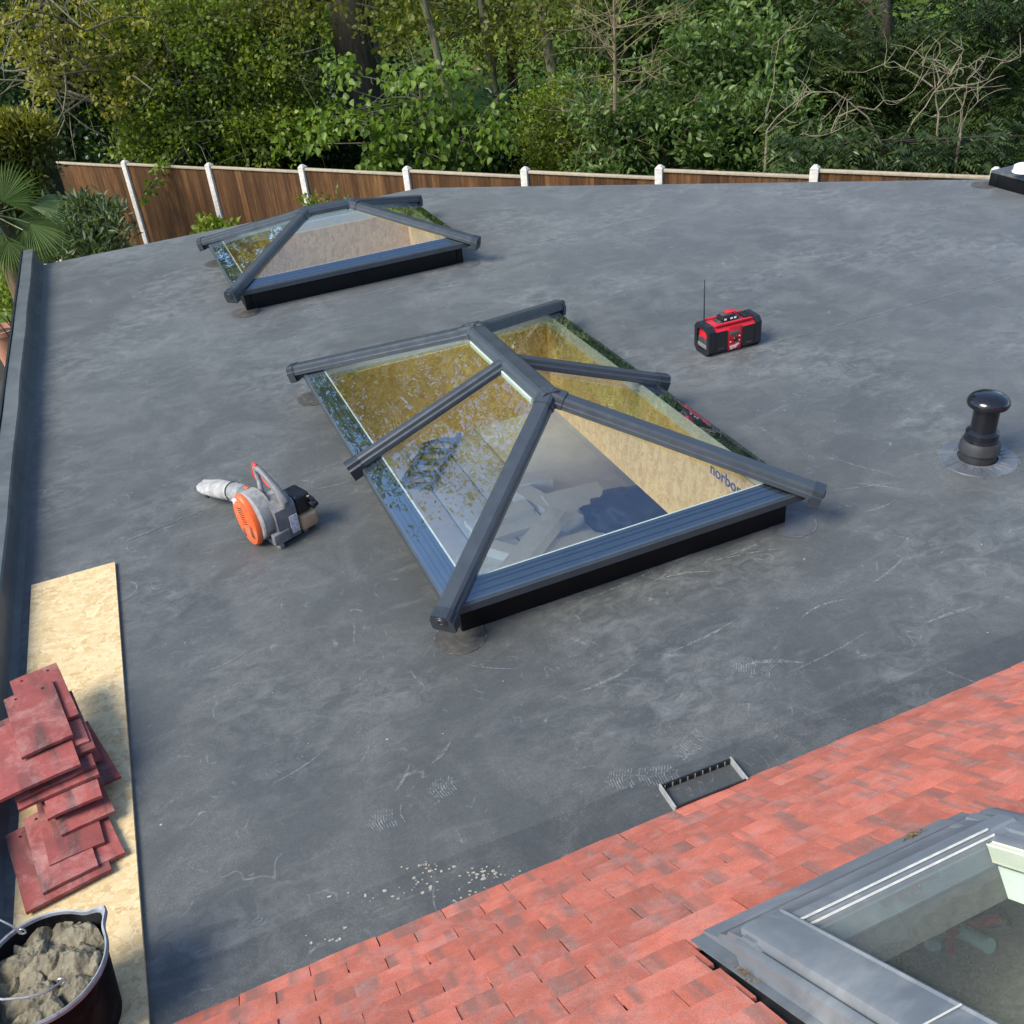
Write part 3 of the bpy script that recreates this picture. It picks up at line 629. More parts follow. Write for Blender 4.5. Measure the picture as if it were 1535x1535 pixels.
def put_tile(px, py, z, kind, rz, rx=0, ry=0, lab=None, grp='loose tiles stacked on the strand board'):
    # near-right corner of the tile seen at (px, py)
    me = (wide if kind else narrow)[random.randrange(3)]; wdt = .305 if kind else .20; c = at(px, py, z=z)
    root = thing('loose_tile', lab, 'roof tile', c, 0, grp)
    R = (rotz(base_ang+rz) @ Matrix.Rotation(rx, 4, 'X') @ Matrix.Rotation(ry, 4, 'Y')); root.rotation_euler = R.to_euler()
    o = link('tile_body', me, root); o.location = (-wdt/2, 0, -.014)
    hm = MB()
    for hx in ((.045, .155) if not kind else (.05, .15, .25)):
        MB().lathe([(0, .0012), (.005, .0012), (.0055, -.002)], 10, (-wdt+hx, .375, .0028)).build('nail_hole', M_HOLE, root)
    for hx in (.3, .7): MB().span((-wdt*hx-.02, .39, -.026), (-wdt*hx+.02, .408, -.0145)).build('nib', M_LT, root, bevel=.003)
    return root
st = [  # px, py (near right corner), z, wide, rz, rx, ry, label
 (187, 1277, .045, 0, .06, 0, .05, 'lowest red tile at the right foot of the stack, lying on the strand board'),
 (181, 1163, .075, 0, .10, .02, .10, 'dark red tile at the right edge of the stack, leaning towards the board edge'),
 (167, 1302, .048, 1, .02, 0, .0, 'wide red tile at the front of the stack touching the strand board near the bucket'),
 (157, 1262, .066, 0, -.04, 0, .05, 'dark red tile lying just above the front wide tile at its right side'), (172, 1215, .075, 0, .05, .0, .07, 'dark red tile just above the lowest tile at the right foot of the stack'),
 (147, 1297, .066, 0, .0, 0, 0, 'narrow red tile with a dark stripe lying on the front wide tile'),
 (150, 1192, .105, 0, .03, .01, .05, 'red tile in the middle of the stack, lowest of the three right hand edges'), (152, 1135, .12, 0, .06, .02, .08, 'red tile mid stack, its right edge half hidden below the broad tiles'),
 (153, 1192, .135, 0, -.03, 0, .02, 'narrow red tile sticking out lowest under the broad tiles, above the front group'), (148, 1160, .155, 1, -.02, 0, 0, 'wide red tile third from the bottom of the upper pile, front edge stepping down'),
 (143, 1146, .175, 1, .0, 0, 0, 'wide red tile with its front edge right under the two broad tiles'), (143, 1120, .195, 1, .02, 0, 0, 'wide red tile beneath the second broad tile, only a sliver of edge showing'),
 (134, 1110, .205, 0, .02, .01, .06, 'red tile sloping down the upper right side of the stack'),
 (120, 1145, .222, 1, .0, 0, 0, 'broad red tile second from the top of the stack'),
 (118, 1070, .232, 0, .03, .0, .02, 'red tile at the back of the stack with its nail holes showing'),
 (109, 1101, .250, 0, .015, 0, 0, 'topmost narrow red tile on the stack, nail holes at its far end')]
for px, py, z, kd, rz, rx, ry, lab in st:
    put_tile(px, py, z, kd, rz, rx, ry, lab or 'red roof tile in the middle of the stack, only its near edge showing')
# bucket
BC = at(62, 1447, z=.34); BR = .195
M_BK = simple('black_bucket_plastic', (.006, .006, .007), .65, .3, 14, .15, (.03, .03, .028), spec=.05); M_RIM = simple('worn_bucket_rim', (.20, .22, .24), .5, .35, 18, .2, (.03, .03, .035))
bk = thing('bucket', 'black builder bucket full of lumpy grey mortar in the near left corner', 'bucket', (BC.x, BC.y, .019))
SP = math.radians(52)
def rimr(a, k):
    d = (a-SP+math.pi) % (2*math.pi)-math.pi; return 1+.20*math.exp(-(d/.16)**2)*k-.0*d
def shell(prof, name, mat, n=96):
    mb = MB(); rings = [[mb.b.verts.new((r*rimr(2*math.pi*i/n, k)*math.cos(2*math.pi*i/n), r*rimr(2*math.pi*i/n, k)*math.sin(2*math.pi*i/n), z+(.01*k*math.exp(-(((2*math.pi*i/n-SP+math.pi) % (2*math.pi)-math.pi)/.2)**2)))) for i in range(n)] for r, z, k in prof]
    for a, b in zip(rings, rings[1:]):
        for i in range(n): mb.b.faces.new((a[i], a[(i+1) % n], b[(i+1) % n], b[i]))
    return mb, rings
h = .321
mb, rg = shell([(.001, .0, 0), (BR*.74, .0, 0), (BR*.76, .01, 0), (BR*.93, h-.06, .1), (BR*.965, h-.012, .8), (BR*.94, h-.012, .8), (BR*.90, h-.06, .1), (BR*.74, .012, 0), (.001, .012, 0)], '', None); mb.build('bucket_body', M_BK, bk, smooth=True)
mb, rg = shell([(BR*.968, h-.022, .9), (BR*1.0, h-.018, 1), (BR*1.005, h-.004, 1), (BR*.985, h+.002, 1), (BR*.955, h-.001, 1), (BR*.942, h-.013, .8)], '', None); mb.build('rim', M_RIM, bk, smooth=True)
mm = NT('wet_mortar'); mm.col(mm.mix(mm.ramp(mm.noise(16, 6, .7), [(.35, 0), (.7, 1)]), (.10, .085, .052), (.235, .205, .135))); mm.pr(Roughness=.7); mm.bump(mm.math('ADD', mm.noise(45, 6, .75), mm.math('MULTIPLY', mm.noise(140, 3), .4)), .7, .008)
n = 150; V = []; Fc = []
from mathutils import noise as mn
for j in range(n):
    for i in range(n):
        x = (i/(n-1)*2-1); y = (j/(n-1)*2-1); r = math.hypot(x, y)
        # square grid mapped on a disc
        if r > 0: k_ = max(abs(x), abs(y))/r; X_, Y_ = x*k_, y*k_
        else: X_ = Y_ = 0
        p = Vector((X_*BR*.915, Y_*BR*.915, 0)); q = p*9
        s_ = Vector((q.x*.75+q.y*.4, q.y*1.25-q.x*.3, 0.7))+mn.noise_vector(q*.9)*.30; ds, ps = mn.voronoi(s_); hv = mn.cell_vector(Vector((math.floor(ps[0].x*31), math.floor(ps[0].y*31), 3.5)))
        dl = s_-ps[0]; edge = min(1, (ds[1]-ds[0])*3.2)
        z = h-.062 + .045*mn.noise(q*.42) + .026*(edge-.6) + .034*hv.z + .050*(dl.x*hv.x+dl.y*hv.y) + .014*mn.noise(q*2.3) + .007*mn.noise(q*5.5) + .004*mn.noise(q*12) + .024*(1-(X_*X_+Y_*Y_))
        V.append((p.x, p.y, min(z, h+.03))) 
idx = np.arange(n*n).reshape(n, n)
mo = np_mesh('mortar', V, np.stack([idx[:-1, :-1], idx[:-1, 1:], idx[1:, 1:], idx[1:, :-1]], -1).reshape(-1, 4), mm.m, None, smooth=True)
mo.location = (BC.x, BC.y, .019); tag(mo, 'lumpy drying grey mortar filling the black bucket', 'mortar')
M_WIRE = simple('galvanised_wire', (.38, .38, .37), .4, .2, 30, .1, metal=.7)
ha = [at(92, 1472, z=.345)-bk.location, at(70, 1487, z=.37)-bk.location, at(40, 1495, z=.385)-bk.location, at(5, 1498, z=.385)-bk.location, at(-60, 1490, z=.375)-bk.location, at(-60, 1400, z=.40)-bk.location, at(0, 1379, z=.40)-bk.location, at(18, 1388, z=.38)-bk.location, at(32, 1398, z=.345)-bk.location]
MB().tube(ha, .0036, 8).build('handle', M_WIRE, bk, smooth=True)
for p in (ha[0], ha[-1]):
    MB().tube([p+Vector((.012*math.cos(a), .004, .012*math.sin(a))) for a in np.linspace(0, 5.6, 12)], .0032, 6).build('handle_eye', M_WIRE, bk, smooth=True)
from mathutils import noise as mn
# ------------------------------------------------------------------ radio
M_RED = simple('red_plastic', (.50, .012, .022), .34, .12, 20, .03); M_GRILLE = simple('black_grille', (.008, .008, .009), .55, .4, 90, .4)
M_DGREY = simple('dark_grey_plastic', (.035, .037, .04), .45, .3, 30, .08, (.12, .12, .11)); M_SCR = simple('grey_screen', (.07, .085, .08), .15, .1, 10, 0)
M_WPAINT = simple('white_print', (.75, .73, .72), .6, .05, 30, 0)
rp0, rp1 = at(1060, 538, z=0), at(1142, 517, z=0); ra_ = math.atan2(rp1.y-rp0.y, rp1.x-rp0.x); W_ = .43; D_ = .20; Hh = .222
mid = (rp0+rp1)/2; bdir = Vector((-math.sin(ra_), math.cos(ra_), 0)); ctr = mid+bdir*D_/2
rd_ = thing('jobsite_radio', 'red and black jobsite radio with raised aerial standing on the grey roof', 'radio', (ctr.x, ctr.y, 0), ra_)
def oct_prof(w_, h_, c, z0=0): return [(-w_+c, z0), (w_-c, z0), (w_, z0+c), (w_, z0+h_-c), (w_-c, z0+h_), (-w_+c, z0+h_), (-w_, z0+h_-c), (-w_, z0+c)]
def xpr(prof, x0, x1): return MB().prism([(x0, y, z) for y, z in prof], (x1-x0, 0, 0))
hw = W_/2; hd = D_/2
xpr(oct_prof(hd-.012, Hh-.022, .035, .012), -hw+.02, hw-.02).build('body', M_RED, rd_, bevel=.005)
for s in (-1, 1):
    # end bumper: open frame of four chamfered bars round a recessed end panel
    x0, x1 = (s*(hw-.05), s*hw)
    o_ = oct_prof(hd, Hh, .034); i_ = oct_prof(hd-.034, Hh-.075, .02, .038); mb = MB(); vo = []
    for pr_, x in ((o_, x0), (o_, x1), (i_, x1), (i_, x0)): vo.append([mb.b.verts.new((x, y, z)) for y, z in pr_])
    for q_ in range(4):
        for j in range(8): mb.b.faces.new((vo[q_][j], vo[q_][(j+1) % 8], vo[(q_+1) % 4][(j+1) % 8], vo[(q_+1) % 4][j]))
    bp_ = mb.build('end_bumper', M_BLACK, rd_, bevel=.003)
    MB().span((min(s*(hw-.02), s*(hw-.012)), -hd+.036, .045), (max(s*(hw-.02), s*(hw-.012)), hd-.036, .115)).build('end_panel', M_DGREY, rd_)
    MB().span((min(s*(hw-.02), s*(hw-.006)), -hd+.036, .045), (max(s*(hw-.02), s*(hw-.006)), hd-.036, .075)).build('end_plate', simple('dusty_grey', (.14, .135, .13), .7, .2, 40, .1), rd_, bevel=.003)
yf = -hd+.010
for s in (-1, 1):
    x0, x1 = sorted((s*.062, s*(hw-.052)))
    g_ = MB().prism([(x0+.008, yf, .028), (x1, yf, .028), (x1, yf, Hh-.045), (x0+.008, yf, Hh-.045), (x0, yf, Hh-.055), (x0, yf, .038)], (0, -.006, 0)).build('speaker_grille', M_GRILLE, rd_, bevel=.002)
    MB().box(((x0+x1)/2, yf-.007, .05), (.05, .002, .006)).build('grille_badge', M_DGREY, rd_)
MB().span((-.055, yf-.001, .018), (.055, yf+.004, Hh-.025)).build('control_panel', M_RED, rd_, bevel=.003)
MB().span((-.042, yf-.004, .128), (.040, yf, .158)).build('screen', M_SCR, rd_, bevel=.002)
MB().lathe([(0, .014), (.015, .014), (.018, .010), (.019, 0)], 24, (.003, yf-.001, .098), Matrix.Rotation(math.pi/2, 4, 'X')).build('knob', M_BLACK, rd_, smooth=True)
for dx_, dz in ((-.036, .115), (-.036, .098), (-.034, .082), (.040, .115), (.040, .098), (.038, .082)):
    MB().box((dx_, yf-.003, dz), (.008, .004, .006)).build('button', M_WPAINT if random.random() < .4 else M_BLACK, rd_)
lg = text_mesh('Milwaukee', .030, M_WPAINT, 'logo_lettering', rd_, Matrix.Translation((.0, yf-.0025, .048)) @ Matrix.Rotation(math.pi/2, 4, 'X') @ Matrix.Rotation(math.radians(18), 4, 'Z') @ Matrix.Diagonal((.62, 1.2, 1, 1)), .0005, .25)
MB().prism([(-.032, yf-.002, .020), (-.010, yf-.002, .031), (-.012, yf-.002, .026), (.030, yf-.002, .045), (.004, yf-.002, .028), (.006, yf-.002, .033)], (0, -.001, 0)).build('logo_slash', M_WPAINT, rd_)
# top: recessed deck, battery, rails, handle recess
MB().span((-.10, -.055, Hh-.012), (.09, .055, Hh-.004)).build('top_deck', M_DGREY, rd_, bevel=.003)
bt = MB().span((-.075, -.042, Hh-.003), (.055, .044, Hh+.030)).build('battery', M_BLACK, rd_, bevel=.008)
MB().span((-.060, -.030, Hh+.030), (.02, .032, Hh+.046)).build('battery_rail', simple('scuffed_dark_metal', (.10, .085, .08), .45, .4, 40, .1, metal=.4), bt, bevel=.005)
MB().span((-.03, -.024, Hh+.046), (.05, .026, Hh+.056)).build('battery_latch', M_RED, bt, bevel=.004)
for x in (-.05, .0, .03): MB().box((x, -.0425, Hh+.015), (.018, .003, .012)).build('battery_mark', M_WPAINT, bt)
for y in (-.068, .068): MB().span((-.15, y-.009, Hh-.012), (.15, y+.009, Hh+.004)).build('top_rail', M_RED, rd_, bevel=.004)
MB().span((.105, -.05, Hh-.012), (.175, .05, Hh+.008)).build('carry_grip', M_BLACK, rd_, bevel=.004)
for x in (.125, .15): MB().span((x, -.03, Hh+.008), (x+.012, .03, Hh+.012)).build('grip_slot', M_GRILLE, rd_)
MB().tube([(-.165, .055, Hh-.02), (-.155, .075, Hh+.16), (-.148, .088, Hh+.29)], [.005, .004, .003], 8).build('aerial', M_BLACK, rd_, smooth=True)
MB().lathe([(0, .012), (.009, .012), (.010, 0)], 16, (-.165, .055, Hh-.014)).build('aerial_base', M_BLACK, rd_, smooth=True)
# ------------------------------------------------------------------ leaf blower
M_OR = simple('orange_plastic', (.66, .105, .022), .42, .12, 18, .05, (.45, .16, .08)); M_LG = simple('dusty_grey_plastic', (.22, .22, .21), .65, .35, 22, .15, (.34, .33, .31)); M_DUST = simple('dust_white_nozzle', (.33, .32, .30), .9, .3, 22, .4, (.17, .17, .165))
M_MG = simple('mid_grey_plastic', (.12, .125, .13), .5, .2, 20, .08, (.25, .24, .22)); M_TANK = simple('milky_fuel_tank', (.42, .30, .17), .4, .15, 12, .05, (.22, .15, .09))
fw = Vector((-.67, .74)).normalized()
M_DUST2 = None
bl = thing('leaf_blower', 'dusty grey and orange handheld petrol leaf blower lying on the grey roof', 'leaf blower', (-1.335, 4.60, 0), math.atan2(fw.y, fw.x)); bl.scale = (1.0, 1.0, 1.03)
YR = Matrix.Rotation(-math.pi/2, 4, 'X')     # lathe axis -> +Y
def ydisc(prof, c, n=40): return MB().lathe(prof, n, c, YR)
ydisc([(0, -.04), (.125, -.04), (.140, -.025), (.142, .055), (.135, .062), (0, .062)], (.045, .035, .165), 44).build('fan_housing', M_LG, bl, smooth=True)
# orange intake cover: rounded oval plate following the housing
cov = MB(); outl = []
for i in range(36):
    a = 2*math.pi*i/36; rr = .128+.012*math.cos(2*(a-.9)); outl.append((.05+rr*1.0*math.cos(a)*.86, .155+rr*1.14*math.sin(a)))
lay = [(1.0, .098), (1.0, .112), (.93, .126), (.72, .132), (.45, .134)]; rings = [[cov.b.verts.new((.05+(x-.05)*k_, y, .155+(z-.155)*k_)) for x, z in outl] for k_, y in lay]
for a, b in zip(rings, rings[1:]):
    for i in range(36): cov.b.faces.new((a[i], a[(i+1) % 36], b[(i+1) % 36], b[i]))
cov.b.faces.new(rings[-1]); cov.b.faces.new(rings[0][::-1])
cvo = cov.build('intake_cover', M_OR, bl, smooth=True, ang=40)
for i in range(8): MB().box((.065-.004*i, .1335, .235-.013*i), (.052, .003, .0045), Matrix.Rotation(.25, 4, 'Y')).build('vent_slot', M_GRILLE, cvo)
for i in range(4): MB().box((.075+.0*i, .1325, .098-.013*i), (.03, .003, .005), Matrix.Rotation(.5, 4, 'Y')).build('vent_slot', M_GRILLE, cvo)
for i in range(6): MB().box((-.01, .133, .14-.012*i), (.028, .003, .0045), Matrix.Rotation(-.3, 4, 'Y')).build('vent_slot', M_GRILLE, cvo)
MB().box((.105, .128, .262), (.06, .004, .03), Matrix.Rotation(.5, 4, 'Y')).build('pale_badge', simple('lilac_badge', (.55, .53, .66), .5, .05, 20, 0), cvo)
# outlet, ribbed sleeve, flat nozzle
MB().tube([(.06, .02, .215), (.14, .02, .215), (.20, .018, .205)], [.07, .066, .060], 20).build('outlet', M_MG, bl, smooth=True)
MB().tube([(.13, .02, .265), (.17, .02, .262)], [.02, .016], 10).build('outlet_latch', M_OR, bl, smooth=True)
sl_ = MB().tube([(.18, .018, .206), (.27, .01, .19), (.36, 0, .165)], [.058, .056, .054], 24).build('ribbed_sleeve', M_LG, bl, smooth=True)
for i in range(10):
    a = 2*math.pi*i/10; MB().tube([(.20, .017+.057*math.cos(a), .202+.057*math.sin(a)), (.35, .001+.055*math.cos(a), .168+.055*math.sin(a))], .0035, 5).build('rib', M_LG, sl_)
MB().tube([(.355, 0, .166), (.37, -.001, .162)], [.0575, .0575], 24).build('sleeve_ring', M_BLACK, bl, smooth=True)
noz = MB(); secs = [(.365, 0, .163, .053, .053), (.45, -.004, .135, .055, .054), (.55, -.008, .108, .066, .050), (.65, -.006, .085, .080, .038), (.74, -.014, .062, .070, .024), (.80, -.012, .048, .040, .020)]; rings = []
for x, y, z, ry, rz_ in secs: rings.append([noz.b.verts.new((x+.25*rz_*math.sin(a)*.6, y+(ry+(x > .5)*.012*mn.noise(Vector((x*14, a*1.3, 2))))*math.cos(a), z+(rz_+(x > .5)*.012*mn.noise(Vector((x*17, a*1.6, 5))))*math.sin(a))) for a in np.linspace(0, 2*math.pi, 25)[:-1]])
for a, b in zip(rings, rings[1:]):
    for i in range(24): noz.b.faces.new((a[i], a[(i+1) % 24], b[(i+1) % 24], b[i]))
nz_ = noz.build('nozzle', M_DUST, bl, smooth=True, ang=60)
MB().box((.50, -.065, .125), (.07, .02, .02), Matrix.Rotation(.35, 4, 'Y')).build('nozzle_lug', M_DUST, nz_, bevel=.005)
MB().box((.60, .066, .075), (.035, .012, .006)).build('nozzle_slot', M_GRILLE, nz_)
# engine body behind the fan
MB().span((-.105, -.12, .035), (.10, .0, .245)).build('engine_shroud', M_LG, bl, bevel=.035, seg=4)
MB().prism([(-.12, .03, .03), (-.12, .03, .22), (-.06, .03, .26), (.0, .03, .26), (-.02, .03, .03)], (0, -.13, 0)).build('rear_housing', M_MG, bl, bevel=.012, seg=3)
MB().span((-.135, -.03, .035), (-.10, .075, .10)).build('rear_foot', M_MG, bl, bevel=.005)
MB().span((-.10, -.16, .0), (.12, -.13, .03)).build('foot', M_MG, bl, bevel=.006); MB().span((-.125, .02, .0), (.07, .05, .035)).build('foot', M_LG, bl, bevel=.006)
MB().span((-.128, -.095, .055), (-.1205, -.045, .16)).build('sticker', simple('worn_sticker', (.45, .45, .46), .6, .5, 60, .05), bl)
MB().span((-.115, -.235, .02), (.03, -.115, .115)).build('fuel_tank', M_TANK, bl, bevel=.02, seg=3)
MB().span((-.10, -.215, .12), (.04, -.115, .235)).build('engine_cover', M_BLACK, bl, bevel=.018, seg=3)
MB().tube([(-.06, -.17, .20), (-.105, -.205, .205), (-.115, -.215, .185)], [.014, .012, .016], 10).build('choke_lever', M_BLACK, bl, smooth=True)
MB().lathe([(0, .02), (.022, .02), (.025, .012), (.025, -.02), (0, -.02)], 16, (-.115, -.215, .16), Matrix.Rotation(1.2, 4, 'X')).build('filler_cap', M_BLACK, bl, smooth=True)
MB().span((-.05, .015, .255), (.055, .055, .262)).build('top_rib', M_LG, bl, bevel=.002)
# loop handle with red controls
MB().tube([(-.09, -.05, .20), (-.105, -.05, .25), (-.07, -.045, .31), (.0, -.04, .362), (.065, -.04, .392), (.10, -.04, .395)], [.026, .026, .022, .019, .018, .018], 14).build('handle', M_MG, bl, smooth=True)
MB().tube([(.10, -.04, .395), (.112, -.04, .36), (.10, -.04, .31), (.085, -.03, .26), (.09, -.02, .22)], [.019, .015, .014, .016, .03], 12).build('front_post', M_LG, bl, smooth=True)
MB().tube([(.13, -.04, .385), (.138, -.04, .35), (.125, -.04, .315)], [.015, .017, .010], 10, flat=.8).build('stop_lever', simple('red_control', (.55, .03, .02), .4, .1, 20, .03), bl, smooth=True)
MB().tube([(.05, -.04, .355), (.02, -.04, .325), (-.01, -.04, .305)], [.011, .010, .006], 8).build('trigger', bpy.data.materials['red_control'], bl, smooth=True)
MB().tube([(.085, -.04, .405), (.115, -.04, .407)], [.012, .013], 10).build('grip_tip', bpy.data.materials['red_control'], bl, smooth=True)
# ------------------------------------------------------------------ things on the room floor seen through the big lantern
M_FOAM = simple('white_foam_board', (.74, .73, .69), .8, .06, 8, .05, (.55, .54, .5))
zf = -2.574
def floorbox(px, py, L_, W2, Ht, a, lab, up=0, nm='foam_board', grp='foam board offcuts on the room floor'):
    p = at(px, py, z=zf+up+Ht); o = MB().span((-L_/2, -W2/2, 0), (L_/2, W2/2, Ht)).build(nm, M_FOAM, None); o.location = (p.x, p.y, zf+up); o.rotation_euler.z = a; tag(o, lab, 'insulation board', grp)
floorbox(864, 746, .62, .42, .16, .25, 'thick white foam block nearest the black bag, under the glass')
floorbox(818, 752, .95, .20, .14, -.95, 'long white foam strip lying between the thick block and the pile under the glass')
floorbox(795, 812, 1.25, .20, .15, 1.05, 'long white foam plank pointing at the front frame under the glass', .12)
floorbox(760, 790, .75, .24, .07, .35, 'flat white foam slab on the left of the pile under the glass')
floorbox(748, 770, .7, .2, .07, .42, 'pale foam slab at the far left of the pile under the glass', .07)
floorbox(748, 818, .35, .14, .12, -.6, 'small white foam cube at the left of the pile under the glass', .05)
floorbox(872, 808, 1.1, .24, .08, .30, 'low white foam strip along the front frame under the glass')
floorbox(800, 715, .38, .22, .16, .1, 'short white foam block at the far end of the pile under the glass')
floorbox(725, 838, .5, .3, .06, .15, 'thin white foam scrap closest to the front corner of the big lantern')
# black bag
bp_ = at(945, 770, z=zf+.1); bagm = bmesh.new(); bmesh.ops.create_icosphere(bagm, subdivisions=4, radius=1)
for v in bagm.verts:
    c_ = v.co.copy(); nz2 = mn.noise(c_*1.8+Vector((3, 1, 7)))*.28+mn.noise(c_*4.5)*.14+abs(mn.noise(c_*9))*.07
    v.co = Vector((c_.x*(.42+nz2*.5), c_.y*(.34+nz2*.4), max(-.02, (c_.z*.24+nz2*.22+.12))))
me = bpy.data.meshes.new('rubble_bag'); bagm.to_mesh(me); bagm.free(); me.materials.append(simple('blue_black_bag', (.018, .022, .032), .45, .3, 12, .3)); me.polygons.foreach_set('use_smooth', [True]*len(me.polygons))
bg_ = link('rubble_bag', me); bg_.location = (bp_.x, bp_.y, zf); bg_.rotation_euler.z = .4; tag(bg_, 'crumpled black bag on the room floor beside the foam blocks', 'bag')
# stepladder lying on the floor
l0, l1 = at(668, 648, z=zf+.06), at(622, 728, z=zf+.06); ld = (l1-l0); ll = ld.length; M_LAD = simple('grubby_aluminium', (.20, .19, .16), .5, .25, 20, .1, metal=.5)
lad = thing('stepladder', 'folded metal stepladder lying on the room floor under the big lantern', 'ladder', (l0.x, l0.y, zf), math.atan2(ld.y, ld.x))
for y in (-.17, .17): MB().span((0, y-.02, 0), (ll, y+.02, .07)).build('stile', M_LAD, lad)
for i in range(5): MB().span((.12+i*(ll-.2)/4, -.15, .01), (.17+i*(ll-.2)/4, .15, .06)).build('tread', M_LAD, lad)
# things under the roof window
hs = MB(); pts = [wp(1.755, .66, -.478), wp(1.79, .625, -.46), wp(1.83, .64, -.455), wp(1.85, .71, -.46), wp(1.852, .81, -.47)]
tag(hs.tube([p for p in pts], .026, 14).build('hose_offcut', simple('pale_green_hose', (.36, .56, .52), .4, .1, 20, .03), None, smooth=True), 'pale green hose offcut lying under the roof window pane', 'hose')
nn = (wp(0, 0, 1)-wp(0, 0, 0))
tag(MB().prism([wp(1.77, .57, -.504), wp(1.98, .40, -.504), wp(2.10, .50, -.504), wp(2.02, .72, -.504), wp(1.90, .62, -.504)], nn*.03).build('tool_pouch', simple('dark_pouch', (.03, .028, .026), .8, .3, 30, .2), None, bevel=.006), 'dark cloth tool pouch lying under the roof window pane', 'pouch')
stp = MB().tube([wp(1.745, .76, -.47), wp(1.80, .71, -.44), wp(1.88, .69, -.45), wp(1.98, .72, -.46)], [.012, .016, .016, .020], 8, flat=.5)
tag(stp.build('red_strap', simple('red_webbing', (.5, .03, .035), .7, .1, 60, .1), None, smooth=True), 'red webbing strap across the hose offcut under the roof window', 'strap')
tag(MB().prism([wp(1.98, .46, -.473), wp(2.03, .46, -.473), wp(2.0, .62, -.473), wp(1.90, .60, -.473)], nn*.012).build('red_cloth', bpy.data.materials['red_webbing'], None, bevel=.004), 'small red cloth lying on the dark pouch under the roof window', 'cloth')
# ------------------------------------------------------------------ footprints and scuffs of dust on the membrane
def dust_ob(nm, polys, c, a, kind='stuff'):
    mb = MB()
    for pl in polys: mb.poly([(x, y, 0) for x, y in pl])
    o = mb.build(nm, M_CHALK, None); o.location = (c.x, c.y, .0045); o.rotation_euler.z = a-YAW; o.parent = ext
    q = uv(c); o.location = (q.x, q.y, .0052); tag(o, kind=kind); return o
def footprint(px, py, a, part=1.0):
    def edge(t):
        return .044+.012*math.sin(t*math.pi*1.05)-.012*math.exp(-((t-.45)/.16)**2) if 0 < t < 1 else 0
    pl = []; N = 26; Lf = .29
    for i in range(N):
        t0 = (i+.1)/N; t1 = (i+.62)/N
        if t0 > part: break
        if .38 < t0 < .46: continue
        tap = lambda t: edge(t)*(1-max(0, (t-.82)/.18)**2)**.5*(1-max(0, (.12-t)/.12)**2)**.5 if 0 <= t <= 1 else 0
        w0, w1 = tap(t0), tap(t1); k = 4; wv = .012
        for j in range(-k, k):
            if random.random() < .12: continue
            a0, a1 = j/k, (j+1)/k; sh0, sh1 = wv*abs(a0), wv*abs(a1)
            pl.append([(t0*Lf+sh0, a0*w0), (t1*Lf+sh0, a0*w1), (t1*Lf+sh1, a1*w1), (t0*Lf+sh1, a1*w0)])
    dust_ob('dust_footprint', pl, at(px, py, z=0), a)
for f_ in ((905, 1172, .0, 1), (1095, 993, -.5, .6), (548, 1238, .25, .5), (640, 1190, .3, .45), (1010, 1135, .6, .55)): footprint(*f_)
def scuff(px, py, a, ln, bend, w0=.004):
    N = 14; c = []; x = y = 0; th = 0
    for i in range(N+1):
        c.append((x, y, th)); th += bend/N*(1+.5*math.sin(i)); x += ln/N*math.cos(th); y += ln/N*math.sin(th)
    pl = []
    for i in range(N):
        k0 = w0*math.sin(math.pi*(i+.2)/(N+.4))*random.uniform(.6, 1.3); k1 = w0*math.sin(math.pi*(i+1.2)/(N+.4))
        (x0, y0, t0), (x1, y1, t1) = c[i], c[i+1]
        pl.append([(x0+k0*math.sin(t0), y0-k0*math.cos(t0)), (x1+k1*math.sin(t1), y1-k1*math.cos(t1)), (x1-k1*math.sin(t1), y1+k1*math.cos(t1)), (x0-k0*math.sin(t0), y0+k0*math.cos(t0))])
    dust_ob('dust_scuff', pl, at(px, py, z=0), a)
for s_ in ((760, 925, .25, .35, .1, .004), (860, 905, .3, .5, .25, .006), (985, 870, .35, .3, -.5, .008), (1060, 845, .3, .4, .2, .005), (960, 880, .2, .3, .9, .004), (1225, 680, -.9, .5, .25, .005), (1240, 737, .0, .42, .1, .004), (1275, 725, -.3, .3, -.3, .006), (1290, 770, .1, .25, .5, .006), (1150, 620, .3, .3, .6, .003), (1190, 560, -.4, .3, 1.2, .004),
          (590, 1190, .9, .16, .5, .008), (640, 1150, .5, .18, .8, .008), (690, 995, -.5, .3, .4, .003), (1180, 1010, .35, .5, .2, .005), (1400, 1000, -.8, .28, .1, .004), (1110, 1000, .3, .3, -.7, .012),
          (470, 735, .1, .22, .3, .006), (440, 715, .3, .35, .2, .005), (640, 600, -.4, .2, .5, .003), (1000, 980, .3, .4, .3, .008), (1380, 940, .5, .4, -.4, .008), (960, 860, .2, .5, .5, .006), (1060, 845, .3, .45, -.3, .005),
          (860, 1040, .2, .3, .4, .009), (1300, 880, .5, .35, .3, .007), (1200, 930, .9, .3, -.9, .006), (400, 1180, .4, .3, .5, .004), (300, 1010, .2, .25, .7, .004), (550, 440, .2, .4, .2, .01), (640, 435, .1, .4, .1, .012), (900, 360, .3, .8, .1, .006), (820, 385, .3, .5, -.1, .005)): scuff(*s_)
